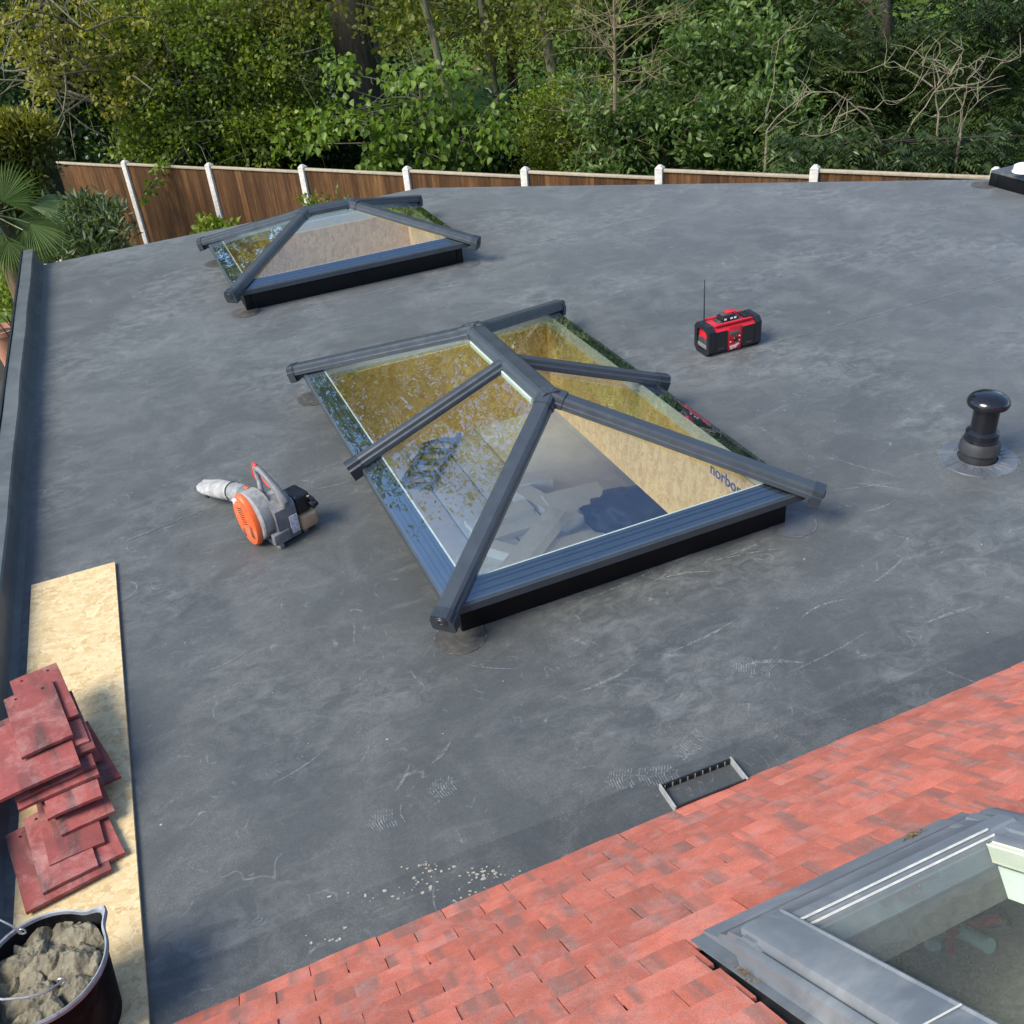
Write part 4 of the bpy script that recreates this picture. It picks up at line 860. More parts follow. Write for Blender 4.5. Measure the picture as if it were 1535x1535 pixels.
# sandy crumbs, mortar splashes and small litter
cr = MB()
def blob(p, r, hz):
    k = random.randint(5, 8); a0 = random.uniform(0, 6.3); cr.prism([(p.x+r*random.uniform(.4, 1.25)*math.cos(a0+6.283*j_/k)*1.4, p.y+r*random.uniform(.4, 1.25)*math.sin(a0+6.283*j_/k), .0015) for j_ in range(k)], (0, 0, hz))
for (cx, cy, n_, sx, sy) in ((638, 1302, 26, 14, 5), (727, 1310, 34, 15, 7), (640, 1332, 18, 18, 7), (718, 1338, 18, 14, 6), (690, 1352, 8, 12, 4), (560, 1340, 10, 30, 8), (780, 1312, 8, 14, 4), (500, 1405, 8, 30, 8), (880, 1285, 6, 20, 4)):
    for _ in range(n_): blob(at(random.gauss(cx, sx), random.gauss(cy, sy), z=.002), random.uniform(.0015, .008)*random.random()**.6+.001, random.uniform(.001, .003))
for _ in range(45): blob(at(random.uniform(60, 1500), random.uniform(420, 1150), z=.002), random.uniform(.0015, .004), .002)
cr.b.transform(Matrix.Rotation(-YAW, 4, 'Z')); co_ = cr.build('mortar_crumbs', simple('crumb', (.27, .245, .205), .9, .3, 60, .1), ext); tag(co_, kind='stuff')
for o in list(COL.objects):
    if o.name.startswith('chalk_line'): tag(o, kind='stuff')
# ------------------------------------------------------------------ fence
POSTS = [(-9.280, 19.577, -.58), (-7.626, 18.583, -.55), (-5.972, 17.588, -.511), (-4.318, 16.594, -.485), (-2.664, 15.600, -.440), (-1.010, 14.607, -.390), (.644, 13.613, -.323), (2.298, 12.619, -.225), (3.952, 11.625, -.150), (5.606, 10.631, -.100), (7.26, 9.637, -.06)]
fa = math.atan2(-.994, 1.654); fdir = Vector((math.cos(fa), math.sin(fa), 0))
fence = thing('fence', 'brown timber panel fence with pale concrete posts between the garden and the wood', 'fence', (POSTS[0][0], POSTS[0][1], 0), fa)
fm = NT('brown_fence_board'); oi = fm.node('ObjectInfo'); rn = oi.outputs['Random']
off = fm.node('CombineXYZ'); fm.l.new(fm.math('MULTIPLY', rn, 53.0), off.inputs[0]); fm.l.new(fm.math('MULTIPLY', rn, 29.0), off.inputs[2])
ad = fm.node('VectorMath', operation='ADD'); fm.l.new(fm.co.outputs['Object'], ad.inputs[0]); fm.l.new(off.outputs[0], ad.inputs[1])
g1 = fm.noise(1, 7, .72, .5, fm.map((26, 26, 1.6), vec=ad.outputs[0])); g2 = fm.noise(2.2, 4, .6, 0, ad.outputs[0])
c = fm.ramp(g1, [(.30, (.040, .017, .007)), (.52, (.105, .050, .020)), (.75, (.20, .110, .048))])
c = fm.mix(1.0, c, fm.ramp(rn, [(0, .55), (1, 1.25)]), 'MULTIPLY'); c = fm.mix(fm.ramp(g2, [(.5, 0), (.75, .5)]), c, (.05, .026, .018))
fm.col(c); fm.pr(Roughness=.85, Specular_IOR_Level=.2); fm.bump(g1, .5, .006)
M_CAPW = simple('weathered_rail', (.33, .27, .19), .85, .2, 20, .2)
SP_ = 1.93
bmesh_board = [MB().prism([(-.064, -.011, 0), (.064, -.004, 0), (.064, .011, 0), (-.064, .011, 0)], (0, 0, 1.80)).build('board', fm.m, fence, bevel=.002, seg=1) for _ in range(1)]
bme = bmesh_board[0].data; bpy.data.objects.remove(bmesh_board[0])
pme = None
for i, (x, y, z) in enumerate(POSTS):
    X = i*SP_
    mb = MB().span((-.05, -.055, G0-.05), (.05, .055, -.055)); t_ = mb.b
    mb.prism([(-.05, -.055, -.055), (.05, -.055, -.055), (.05, .055, -.055), (-.05, .055, -.055)], (0, 0, .02))
    top = [t_.verts.new(p) for p in ((-.05, -.055, -.035), (.05, -.055, -.035), (.05, .055, -.035), (-.05, .055, -.035), (-.02, -.02, .0), (.02, -.02, 0), (.02, .02, 0), (-.02, .02, 0))]
    for q_ in range(4): t_.faces.new((top[q_], top[(q_+1) % 4], top[4+(q_+1) % 4], top[4+q_]))
    t_.faces.new(top[4:])
    po = mb.build('fence_post', M_CONC, fence, bevel=.006); po.location = (X, 0, z)
    if i == len(POSTS)-1: break
    zt = z-.05
    pn = MB().span((X+.052, .012, zt-1.75), (X+SP_-.052, .03, zt-1.70)).span((X+.052, .012, zt-.12), (X+SP_-.052, .03, zt-.07)).build('fence_panel', M_CAPW, fence)
    MB().span((X+.052, -.03, zt-.032), (X+SP_-.052, .034, zt)).build('capping_rail', M_CAPW, pn, bevel=.004)
    MB().span((X+.052, -.02, G0-.02), (X+SP_-.052, .02, zt-1.83)).build('gravel_board', M_CONC, pn)
    for j in range(15):
        b = link('board', bme, pn); b.location = (X+.052+.061+j*.1215, 0+random.uniform(-.002, .002), zt-1.83); b.rotation_euler.y = random.gauss(0, .002)
# ------------------------------------------------------------------ leaves and wood
def leafs(name, C, D, N, ln, wd_, tint, mat, parent=None, fold=.18, six=True):
    C, D, N = (np.asarray(a, np.float32) for a in (C, D, N)); D = D/(np.linalg.norm(D, axis=1, keepdims=True)+1e-9)
    N = N-D*(N*D).sum(1, keepdims=True); N = N/(np.linalg.norm(N, axis=1, keepdims=True)+1e-9); S_ = np.cross(D, N)
    ln = np.broadcast_to(ln, len(C))[:, None]; wd_ = np.broadcast_to(wd_, len(C))[:, None]
    big = six and len(C) < 9000
    if big:
        V = np.stack([C, C+D*ln*.30+S_*wd_*.48+N*wd_*fold, C+D*ln*.62+S_*wd_*.42+N*wd_*fold*.8, C+D*ln-N*ln*.16, C+D*ln*.62-S_*wd_*.42+N*wd_*fold*.8, C+D*ln*.30-S_*wd_*.48+N*wd_*fold], 1).reshape(-1, 3)
        i = np.arange(len(C))[:, None]*6; Fq = np.concatenate([i+np.array([[0, 1, 2, 3]]), i+np.array([[0, 3, 4, 5]])]); return np_mesh(name, V, Fq, mat, parent, np.concatenate([tint, tint]))
    V = np.stack([C, C+D*ln*.45+S_*wd_*.5+N*wd_*fold, C+D*ln-N*ln*.08, C+D*ln*.45-S_*wd_*.5+N*wd_*fold], 1).reshape(-1, 3)
    return np_mesh(name, V, np.arange(len(C)*4).reshape(-1, 4), mat, parent, tint)
def rdir(n, up=0.0, down=0.0):
    d = RNG.normal(size=(n, 3)); d[:, 2] += up-down; return d/np.linalg.norm(d, axis=1, keepdims=True)
def twigs_mesh(name, paths, mat, parent=None, n=4):
    mb = MB()
    for pts, rad in paths: mb.tube(pts, rad, n, cap=False)
    o = mb.build(name, mat, parent, smooth=True, ang=80); return o
def bez(p0, p1, sag=0, wob=.1, k=5):
    p0, p1 = Vector(p0), Vector(p1); L_ = (p1-p0).length; out = []
    o1 = Vector(RNG.normal(size=3))*wob*L_
    for i in range(k+1):
        t = i/k; out.append(p0.lerp(p1, t)+o1*math.sin(math.pi*t)*.5+Vector((0, 0, sag*L_*4*t*(1-t)*.25)))
    return out
def clusters(c, rad, n, shell=.5):
    d = RNG.normal(size=(n, 3)); d /= np.linalg.norm(d, axis=1, keepdims=True); r = shell+(1-shell)*RNG.random((n, 1))
    r *= (.8+.4*RNG.random((n, 1))); return np.asarray(c)+d*r*np.asarray(rad)
def foliage(name, cl, per, spread, ln, wd_, mat, parent, up=.3, tb=(.0, 1.0), flat=.7, upn=.8, sunside=.0):
    cl = np.asarray(cl); n = len(cl)*per; ct = np.repeat(RNG.random(len(cl))*.5+.1, per)
    off = RNG.normal(size=(n, 3))*spread*np.array([1, 1, flat]); C = np.repeat(cl, per, 0)+off
    D = off/(np.linalg.norm(off, axis=1, keepdims=True)+1e-6)*.7+rdir(n)*.8; D[:, 2] += up-.4*.5
    N = rdir(n); N[:, 2] += upn
    tint = np.clip(ct+RNG.random(n)*.45, 0, 1).astype(np.float32)*(tb[1]-tb[0])+tb[0]
    s = .65+.7*RNG.random(n); return leafs(name, C, D, N, ln*s, wd_*s, tint, mat, parent)
def tree(name, label, cat, base, trunk, rads, cl, per, spread, ln, wd_, leafm, barkm, limbs=None, group='trees and bushes in the wood', up=.3, tb=(0, 1), crown='crown', flat=.7, twn=3, upn=.8, lr=.035):
    base = Vector(base); t = thing(name, label, cat, base, 0, group); rel = [Vector(p)-base for p in trunk]
    if rads: MB().tube(rel, rads, 12).build('trunk', barkm, t, smooth=True, ang=80)
    paths = []
    if cl is not None and len(cl):
        cl = np.asarray(cl)-np.array(base)
        sel = RNG.permutation(len(cl))[:limbs or 0]
        for i in sel:
            q = Vector(cl[i]); j = min(range(len(rel)), key=lambda k: (rel[k]-q).length+.8*max(0, rel[k].z-q.z)); p = rel[j]; L_ = (q-p).length
            pts = bez(p, q, .15, .12, 6); r0 = min(lr, .012+.009*L_); paths.append((pts, [r0*(1-.85*i_/6) for i_ in range(7)]))
            for _ in range(twn):
                s = pts[random.randrange(2, 7)]; e = s+Vector(RNG.normal(size=3))*min(.7, .22*L_+.15); paths.append((bez(s, e, 0, .15, 3), [r0*.35, r0*.28, r0*.2, r0*.08]))
        if paths: twigs_mesh('branches', paths, barkm, t)
        foliage(crown, cl, per, spread, ln, wd_, leafm, t, up, tb, flat, upn)
    return t
B_OAK = bark_mat('oak_bark', (.085, .065, .048)); B_GREY = bark_mat('grey_green_bark', (.13, .115, .075)); B_PALE = bark_mat('pale_dead_bark', (.21, .17, .12), .4); B_DARK = bark_mat('dark_bark', (.045, .036, .028)); B_PINE = bark_mat('orange_brown_bark', (.30, .16, .085), .4)
L_HAZ = leaf_mat('bright_green_leaf', (.06, .105, .010), (.13, .19, .018), (.25, .29, .04))
L_YEL = leaf_mat('young_yellow_leaf', (.13, .115, .016), (.21, .20, .028), (.32, .30, .05))
L_SYC = leaf_mat('fresh_broad_leaf', (.06, .11, .012), (.11, .18, .02), (.19, .27, .045))
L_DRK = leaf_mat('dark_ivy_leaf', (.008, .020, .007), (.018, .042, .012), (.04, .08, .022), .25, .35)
L_ELD = leaf_mat('blue_green_leaf', (.026, .062, .013), (.07, .125, .026), (.21, .28, .085), .4, .4)
L_YEW = leaf_mat('yew_needle', (.014, .028, .007), (.036, .06, .014), (.10, .125, .03), .2, .4)
L_HED = leaf_mat('hedge_leaf_shade_to_sun', (.03, .045, .006), (.09, .10, .012), (.26, .24, .03), .35)  # ramp runs from the hedge's shaded sides to its sunlit top
L_GRY = leaf_mat('grey_green_leaf', (.035, .06, .022), (.075, .11, .042), (.16, .20, .09), .3)
L_MIX = leaf_mat('olive_leaf', (.05, .068, .009), (.115, .135, .018), (.23, .235, .04))
GRP = 'trees and bushes in the wood'
def boxcl(px0, px1, py0, py1, Y0, Y1, n, rag=0):
    """cluster centres filling a piece of the wood that lies between depths Y0 and Y1"""
    out = []
    for _ in range(n):
        Y = random.uniform(Y0, Y1); out.append(at(random.uniform(px0, px1)+random.gauss(0, rag), random.uniform(py0, py1)+random.gauss(0, rag), Y))
    return out
def gnd(px, py, Y): p = at(px, py, Y); return Vector((p.x, p.y, G0))
def line_pts(pts, Y): return [at(x, y, Y+dy) for x, y, dy in pts]
# big oak
oy = 21.5; b = gnd(545, 240, oy); tr_ = [b, at(545, 200, oy), at(535, 100, oy), at(522, 0, oy), at(515, -160, oy), at(520, -420, oy), at(540, -700, oy)]
cl = np.concatenate([clusters(tr_[-1]+Vector((0, 0, .5)), (5, 4.5, 4), 150, .3), clusters(at(520, -330, oy), (4.6, 4, 2.5), 90, .3), np.array(boxcl(330, 480, -60, 40, 19.5, 21, 14)+boxcl(580, 660, -40, 60, 19.5, 21, 8))])
tree('oak_tree', 'big oak with a thick dark trunk rising left of centre behind the fence', 'tree', b, tr_, [.52, .46, .40, .37, .34, .25, .12], cl, 75, .34, .11, .075, L_MIX, B_OAK, 90, tb=(.1, 1), lr=.10)
# bright hazel bush, left of centre
b = gnd(330, 250, 20.0); cl = np.concatenate([clusters(at(310, 105, 19.6), (2.1, 1.2, 1.35), 150, .35), clusters(at(240, 40, 19.8), (1.6, 1.1, 1.1), 80, .3), clusters(at(400, 190, 19.2), (1.6, 1.0, .7), 70, .3), clusters(at(240, 205, 19.0), (.9, .7, .45), 40, .3)])
tree('hazel_bush', 'wide bright green hazel bush behind the left part of the fence', 'bush', b, [b, at(345, 200, 19.9), at(330, 120, 19.7), at(300, 30, 19.6)], [.10, .08, .06, .03], cl, 70, .15, .08, .058, L_HAZ, B_GREY, 170, twn=5)
b = gnd(440, 250, 20.6); cl = np.concatenate([clusters(at(420, 110, 20.4), (1.0, 1.0, 1.3), 70, .3), clusters(at(400, 30, 20.8), (1.2, 1.0, 1.0), 50, .3)])
tree('thorn_bush', 'twiggy olive green bush in front of the oak trunk', 'bush', b, [b, at(430, 200, 20.5), at(400, 120, 20.3), at(380, 60, 20.2), at(365, 0, 20)], [.09, .07, .05, .04, .02], cl, 55, .20, .065, .05, L_MIX, B_GREY, 80, twn=5)
# yellow maple branches hanging in from the upper left
b = gnd(70, 250, 23); tr_ = [b, at(75, 120, 23), at(60, -60, 22.5), at(80, -300, 22), at(110, -520, 21.5)]
cl = []
for px, py in ((20, 20), (60, 45), (95, 30), (70, 80), (58, 115), (62, 140), (110, 60), (100, 95), (140, 40), (165, 70), (150, 105), (142, 135), (175, 165), (185, 150), (40, 60), (20, 70), (200, 30), (160, 15), (85, 10), (120, 110), (210, 95), (130, 75), (55, 100), (75, 130), (90, 60), (35, 30), (5, 50), (180, 120)):
    for _ in range(3): cl.append(at(px+random.gauss(0, 9), py+random.gauss(0, 9), 18.4+random.gauss(0, .35)))
cl = np.concatenate([np.array(cl), clusters(tr_[-1], (4.5, 4, 3.6), 120, .3), clusters(at(90, -160, 21), (4, 3, 2), 60, .3)])
tree('maple_tree', 'tall maple with drooping branches of yellow young leaves at the upper left', 'tree', b, tr_, [.24, .2, .17, .12, .06], cl, 20, .09, .085, .065, L_YEL, B_GREY, 150, up=-.2, lr=.06)
# dark holly and conifer behind the hedge
b = gnd(90, 250, 22.5); cl = np.concatenate([np.array(boxcl(-60, 220, 60, 250, 21, 23.5, 230)), np.array(boxcl(-80, 180, -80, 80, 22.5, 24.5, 130))])
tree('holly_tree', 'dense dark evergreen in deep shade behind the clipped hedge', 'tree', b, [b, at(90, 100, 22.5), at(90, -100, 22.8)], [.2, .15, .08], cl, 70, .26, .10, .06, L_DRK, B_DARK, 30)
# sycamore sapling with large fresh leaves by the fence
b = gnd(640, 260, 17.2); cl = []
for px, py in ((570, 228), (600, 215), (625, 205), (650, 195), (590, 190), (640, 170), (665, 215), (690, 185), (720, 195), (610, 165), (655, 235), (700, 215), (575, 205), (545, 195), (545, 165), (680, 160), (635, 228), (720, 235), (745, 215), (560, 245), (580, 250), (700, 240), (500, 180), (480, 200), (450, 215), (520, 120), (600, 120), (660, 130), (740, 185)):
    for _ in range(2): cl.append(at(px+random.gauss(0, 8), py+random.gauss(0, 6)-6, 16.6+random.gauss(0, .3)))
tree('sycamore_sapling', 'sycamore sapling with large fresh green leaves leaning over the fence', 'tree', b, [b, at(640, 215, 17), at(632, 150, 16.9), at(625, 90, 16.8)], [.05, .04, .03, .015], cl, 34, .16, .11, .095, L_SYC, B_GREY, 40, up=-.5, upn=1.2, lr=.02)
# slender trunks of the centre
def pole(name, label, pts, Y, rads, bark, cc=None, leaf=L_MIX, per=60, ln=.10):
    b = gnd(pts[0][0], pts[0][1], Y); P_ = [b]+[at(x, y, Y) for x, y in pts]; top = P_[-1]
    up_ = [top+(P_[-1]-P_[-2]).normalized()*k+Vector((0, 0, .4*k)) for k in (2, 4.5, 7)]; P_ += up_
    c_ = np.concatenate([clusters(up_[1], (2.4, 2.2, 2.6), 70, .3), clusters(up_[2], (1.8, 1.8, 1.8), 40, .3)])
    if cc is not None: c_ = np.concatenate([c_, np.array(cc)])
    r = [rads[0]]+list(np.linspace(rads[0], rads[1], len(pts)))+[rads[1]*.8, rads[1]*.5, rads[1]*.2]
    tree(name, label, 'tree', b, P_, r, c_, per, .32, ln, ln*.7, leaf, bark, 40, lr=.04)
pole('ash_tree', 'slim grey mottled trunk leaning left of the bright meadow gap', [(692, 225), (680, 170), (662, 110), (650, 55), (634, 0)], 19.0, (.085, .06), B_GREY, boxcl(560, 720, -40, 60, 18.8, 20, 14))
pole('birch_tree', 'thin leaning trunk just right of the bright meadow gap', [(768, 215), (750, 165), (738, 110), (726, 50), (720, 0)], 19.6, (.065, .045), B_GREY, boxcl(680, 800, 40, 120, 19, 20, 10))
pole('elm_tree', 'nearly black straight trunk in shade between two slim trunks', [(770, 160), (767, 90), (762, 40), (757, 0)], 23, (.12, .09), B_DARK, boxcl(720, 860, 0, 120, 22, 24, 10))
pole('lime_tree', 'smooth olive brown trunk standing centre right, taller than the bare sapling', [(845, 235), (838, 170), (828, 110), (818, 50), (812, 0)], 18.4, (.10, .075), B_GREY, boxcl(780, 880, -30, 50, 18, 19, 12))
# bare sapling
b = gnd(921, 255, 15.8); P_ = [b, at(921, 250, 15.8), at(922, 160, 15.8), at(922, 110, 15.8), at(921, 60, 15.8), at(920, 0, 15.8), at(918, -50, 15.8)]
t = thing('bare_sapling', 'leafless young tree with a straight stem and fine radiating twigs right of centre', 'tree', b, 0, GRP)
MB().tube([p-b for p in P_], [.045, .040, .034, .028, .020, .014, .008], 8).build('trunk', bark_mat('tan_bark', (.20, .15, .09), .3), t, smooth=True)
paths = []
for i in range(60):
    k = random.uniform(.0, 1); py = 245-250*k**.8; p = at(921, py, 15.8)-b; a = random.uniform(0, 2*math.pi); e = Vector((math.cos(a), .5*math.sin(a), random.uniform(-.15, .95))); L_ = random.uniform(.4, 1.35)*(.7+.5*k)
    pts = bez(p, p+e*L_, -.1, .12, 5); paths.append((pts, [.009, .007, .006, .005, .0035, .002]))
    for _ in range(3):
        s = pts[random.randrange(2, 5)]; paths.append((bez(s, s+(e+Vector(RNG.normal(size=3))*.6)*L_*.35, 0, .1, 3), [.004, .0035, .003, .0015]))
twigs_mesh('branches', paths, bpy.data.materials['tan_bark'], t)
# elder and laurel thicket, right of centre
for nm, lb, ct, (x0, x1, y0, y1, Y0, Y1), n_, lm, per, ln in (
    ('elder_bush', 'blue green elder bush with pale shoots right of the bare sapling', 'bush', (985, 1190, 50, 170, 16.2, 17.6), 130, L_ELD, 50, .12),
    ('elder_bush', 'low leafy bush right above the fence, right of the bare sapling', 'bush', (870, 1110, 160, 252, 15.6, 16.8), 150, L_ELD, 50, .11),
    ('laurel_bush', 'glossy green laurel below the elder, next to the dark yew', 'bush', (1060, 1200, 150, 255, 15.0, 16.2), 95, L_ELD, 50, .11),
    ('privet_bush', 'small leaved green bush between the lime trunk and the bare sapling', 'bush', (790, 930, 120, 255, 17, 18.5), 110, L_HAZ, 60, .07),
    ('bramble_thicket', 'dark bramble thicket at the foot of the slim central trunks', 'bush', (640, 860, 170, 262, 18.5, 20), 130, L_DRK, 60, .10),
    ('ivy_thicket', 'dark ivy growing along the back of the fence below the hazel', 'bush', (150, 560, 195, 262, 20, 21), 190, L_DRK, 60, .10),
    ('bay_tree', 'shaded bluish green tree filling the gap behind the bare sapling', 'tree', (860, 1080, -60, 120, 19.5, 22), 130, L_ELD, 55, .13),
    ('whitebeam_tree', 'pale leaved tree above the elder at the top right of centre', 'tree', (1020, 1300, -50, 110, 18, 19.5), 90, L_ELD, 42, .13),
    ('field_maple', 'olive young leaved tree over the centre of the fence', 'tree', (560, 900, -40, 60, 21.5, 23), 60, L_MIX, 45, .10)):
    mx, my = (x0+x1)/2, y1; Ym = (Y0+Y1)/2; b = gnd(mx, my, Ym)
    P_ = [b, at(mx+6, (y0+2*y1)/3, Ym), at(mx-8, (2*y0+y1)/3, Ym)]
    tree(nm, lb, ct, b, P_, [.06, .05, .02], boxcl(x0, x1, y0, y1, Y0, Y1, n_, 14), per, .13, ln, ln*.5, lm, B_GREY, 40, up=.5, lr=.025)
# yews on the right: drooping sprays of needles
def yew(label, cl, b, trunk, rads, nspray=10, mat=L_YEW):
    t = thing('yew_tree', label, 'tree', b, 0, GRP); MB().tube([Vector(p)-b for p in trunk], rads, 10).build('trunk', B_DARK, t, smooth=True)
    C, D, N, T, LN = [], [], [], [], []; paths = []
    for c in cl:
        c = Vector(c)-b; tone = random.random()*.5
        for s in range(nspray):
            a = random.uniform(0, 2*math.pi); e = Vector((math.cos(a), math.sin(a), random.uniform(-.35, .25))); L_ = random.uniform(.25, .6); p = c+Vector(RNG.normal(size=3))*.16; sd = Vector((-math.sin(a), math.cos(a), 0)); pv = p
            nk = 9
            for k in range(nk):
                f = (k+1)/nk; q = p+e*L_*f+Vector((0, 0, -.28*L_*f*f*1.6))
                for sg in (-1, 1):
                    C.append(q); D.append(sd*sg*.8+e*.6+Vector((0, 0, -.35))); N.append(Vector((0, 0, 1))+Vector(RNG.normal(size=3))*.35); T.append(min(1, tone+.45*f*random.random()+.1)); LN.append(.13*(1.15-.7*f)*random.uniform(.8, 1.2))
    LN = np.array(LN); leafs('crown', C, D, N, LN, LN*.26, T, mat, t, .1)
    for c in cl[::5]:
        q = Vector(c)-b; j = min((Vector(p)-b for p in trunk), key=lambda v: (v-q).length); paths.append((bez(j, q, .1, .08, 4), [.03, .022, .016, .01, .004]))
    twigs_mesh('branches', paths, B_DARK, t); return t
b = gnd(1330, 260, 17.5); yew('broad dark yew with drooping sprays behind the bare pale branches', boxcl(1180, 1420, 20, 190, 16.4, 18, 120, 10), b, [b, at(1330, 120, 17.3), at(1320, -120, 17.5)], [.2, .15, .06])
b = gnd(1480, 260, 16.0); yew('dark yew filling the upper right corner of the wood', boxcl(1400, 1600, -40, 210, 15, 16.8, 120, 10), b, [b, at(1480, 100, 16), at(1480, -150, 16.5)], [.2, .15, .06])
b = gnd(1270, 262, 13.7); yew('low yew hedge right behind the fence on the right', boxcl(1160, 1560, 205, 262, 12.9, 13.7, 75, 6), b, [b, at(1270, 250, 13.7), at(1275, 222, 13.6)], [.07, .05, .02], 9)
b = gnd(1180, 100, 20.5); yew('tall dark yew deep in the wood above the elder bushes', boxcl(1050, 1330, -160, 60, 19.5, 21, 110, 10), b, [b, at(1180, 0, 20.5), at(1180, -200, 20.5)], [.25, .2, .1])
# pine trunk catching the light, upper right
b = gnd(1290, 200, 19.2); tree('pine_tree', 'thick orange brown trunk lit by the sun at the top right', 'tree', b, [b, at(1290, 120, 19.2), at(1287, 30, 19.2), at(1284, -40, 19.2), at(1280, -300, 19.2)], [.30, .27, .25, .24, .16], clusters(at(1280, -330, 19.2), (2.6, 2.4, 2.2), 70, .3), 60, .35, .14, .04, L_YEW, B_PINE, 20)
# dead pale branches in front of the yews: drawn out limb by limb
def dead(label, strokes, Y, r0, seed):
    rr = random.Random(seed); first = strokes[0][0]; b = gnd(first[0], first[1], Y); t = thing('dead_shrub', label, 'shrub', b, 0, 'leafless shrubs behind the fence'); paths = []
    MB().tube([Vector((0, 0, 0)), at(first[0], first[1], Y)-b], [.028, .02], 8).build('trunk', B_PALE, t, smooth=True)
    for k, s in enumerate(strokes):
        dY = rr.uniform(-.25, .25)*(k > 0); P_ = [at(x, y, Y+dY*i/len(s))-b for i, (x, y) in enumerate(s)]; Q = []
        for a_, b_ in zip(P_, P_[1:]): Q += [a_, a_.lerp(b_, .5)+Vector((rr.gauss(0, .012), 0, rr.gauss(0, .012)))]
        Q.append(P_[-1]); m_ = len(Q); rs = r0 if k == 0 else r0*rr.uniform(.45, .8); paths = [(Q, [max(.005, rs*(1-.75*i/(m_-1))) for i in range(m_)])]
        for _ in range(3 + (len(s) > 3)*3):
            q = Q[rr.randrange(m_//2, m_)]; e = Vector((rr.gauss(0, .22), rr.gauss(0, .15), rr.gauss(.12, .16))); paths.append((bez(q, q+e, 0, .2, 3), [.006, .005, .004, .002]))
        twigs_mesh('branch', paths, B_PALE, t, 5)
dead('dead pale shrub with tall forked crown of bare branches near the right of the fence', [[(1405, 225), (1407, 170), (1402, 130), (1398, 95)], [(1352, 210), (1370, 180), (1400, 138), (1425, 112), (1450, 100)], [(1398, 130), (1372, 112), (1340, 92), (1310, 102)], [(1405, 128), (1425, 105), (1440, 95), (1462, 105), (1470, 122)], [(1420, 105), (1415, 92), (1385, 88), (1383, 100)], [(1408, 165), (1420, 150), (1445, 128), (1480, 120), (1500, 95), (1530, 85)], [(1445, 128), (1430, 125), (1418, 135), (1418, 152)], [(1388, 230), (1410, 222), (1425, 212), (1440, 208)], [(1425, 110), (1445, 75), (1440, 55)]], 13.3, .019, 3)
dead('leafless pale stems right of the forked dead shrub', [[(1440, 200), (1443, 160), (1450, 120)], [(1436, 198), (1440, 165), (1446, 140)], [(1441, 197), (1450, 170), (1478, 143)], [(1466, 150), (1465, 135), (1467, 120)]], 13.1, .014, 5)
dead('bare brown arching branches over the low yew, left of the forked dead shrub', [[(1322, 218), (1300, 175), (1270, 150), (1230, 138), (1200, 140)], [(1312, 225), (1295, 195), (1275, 178), (1252, 185)], [(1285, 163), (1255, 175), (1245, 200), (1215, 205), (1200, 195)], [(1285, 160), (1310, 165), (1325, 150), (1345, 155), (1370, 135)], [(1245, 200), (1232, 190), (1230, 182)], [(1258, 213), (1275, 213), (1287, 218)], [(1230, 138), (1205, 145), (1192, 165), (1160, 190)]], 13.2, .015, 8)
dead('thin bare stems leaning through the elder bush', [[(1150, 195), (1165, 175), (1195, 150), (1210, 130)], [(1145, 190), (1160, 130), (1168, 60), (1200, 30)], [(1130, 200), (1145, 185), (1155, 165)]], 14.6, .013, 12)
# dark wood behind everything
for i in range(9):
    Yb = random.uniform(24.5, 31); px = -120+i*205+random.uniform(-30, 30)
    if 480 < px < 920: continue
    b = gnd(px, 120, Yb); hgt = random.uniform(7, 13)
    cl = clusters(b+Vector((0, 0, hgt*.55)), (2.9, 2.4, hgt*.45), 150, .25)
    tree('woodland_tree', 'shaded tree deep in the wood behind the front bushes', 'tree', b, [b, b+Vector((.2, 0, hgt*.5)), b+Vector((0, .2, hgt*.85))], [.2, .14, .05], cl, 55, .42, .17, .11, random.choice([L_DRK, L_DRK, L_MIX, L_HAZ]), B_DARK, 30, group='shaded trees deep in the wood', lr=.06)
# understory of shaded shrubs and far wood: masses nobody could count
def mass(name, label, cl, per, sp, ln, mat): tag(foliage(name, cl, per, sp, ln, ln*.62, mat, None), label, kind='stuff')
cl = [Vector((random.uniform(-20, 22), 0, 0)) for _ in range(900)]
for c_ in cl:
    c_.y = max(15.5-.6*c_.x, 13)+random.uniform(4.5, 9); c_.z = G0+abs(random.gauss(0, 1.3))
    q = c_-Vector((0, 0, H)); x_ = 767.5+F*q.dot(CR)/q.dot(CF)
    if 640 < x_ < 830: c_.z = G0+abs(random.gauss(0, .4))
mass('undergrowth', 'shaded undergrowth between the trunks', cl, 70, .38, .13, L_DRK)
cl = []
for _ in range(1500):
    a = random.uniform(-1.15, 1.15); r = random.uniform(44, 62); c_ = Vector((r*math.sin(a), r*math.cos(a), random.uniform(G0, 6.5+4*math.sin(a*9)))); cl.append(c_)
mass('far_wood', 'far sunlit edge of the wood beyond the meadow', cl, 30, 1.0, .5, L_HAZ)
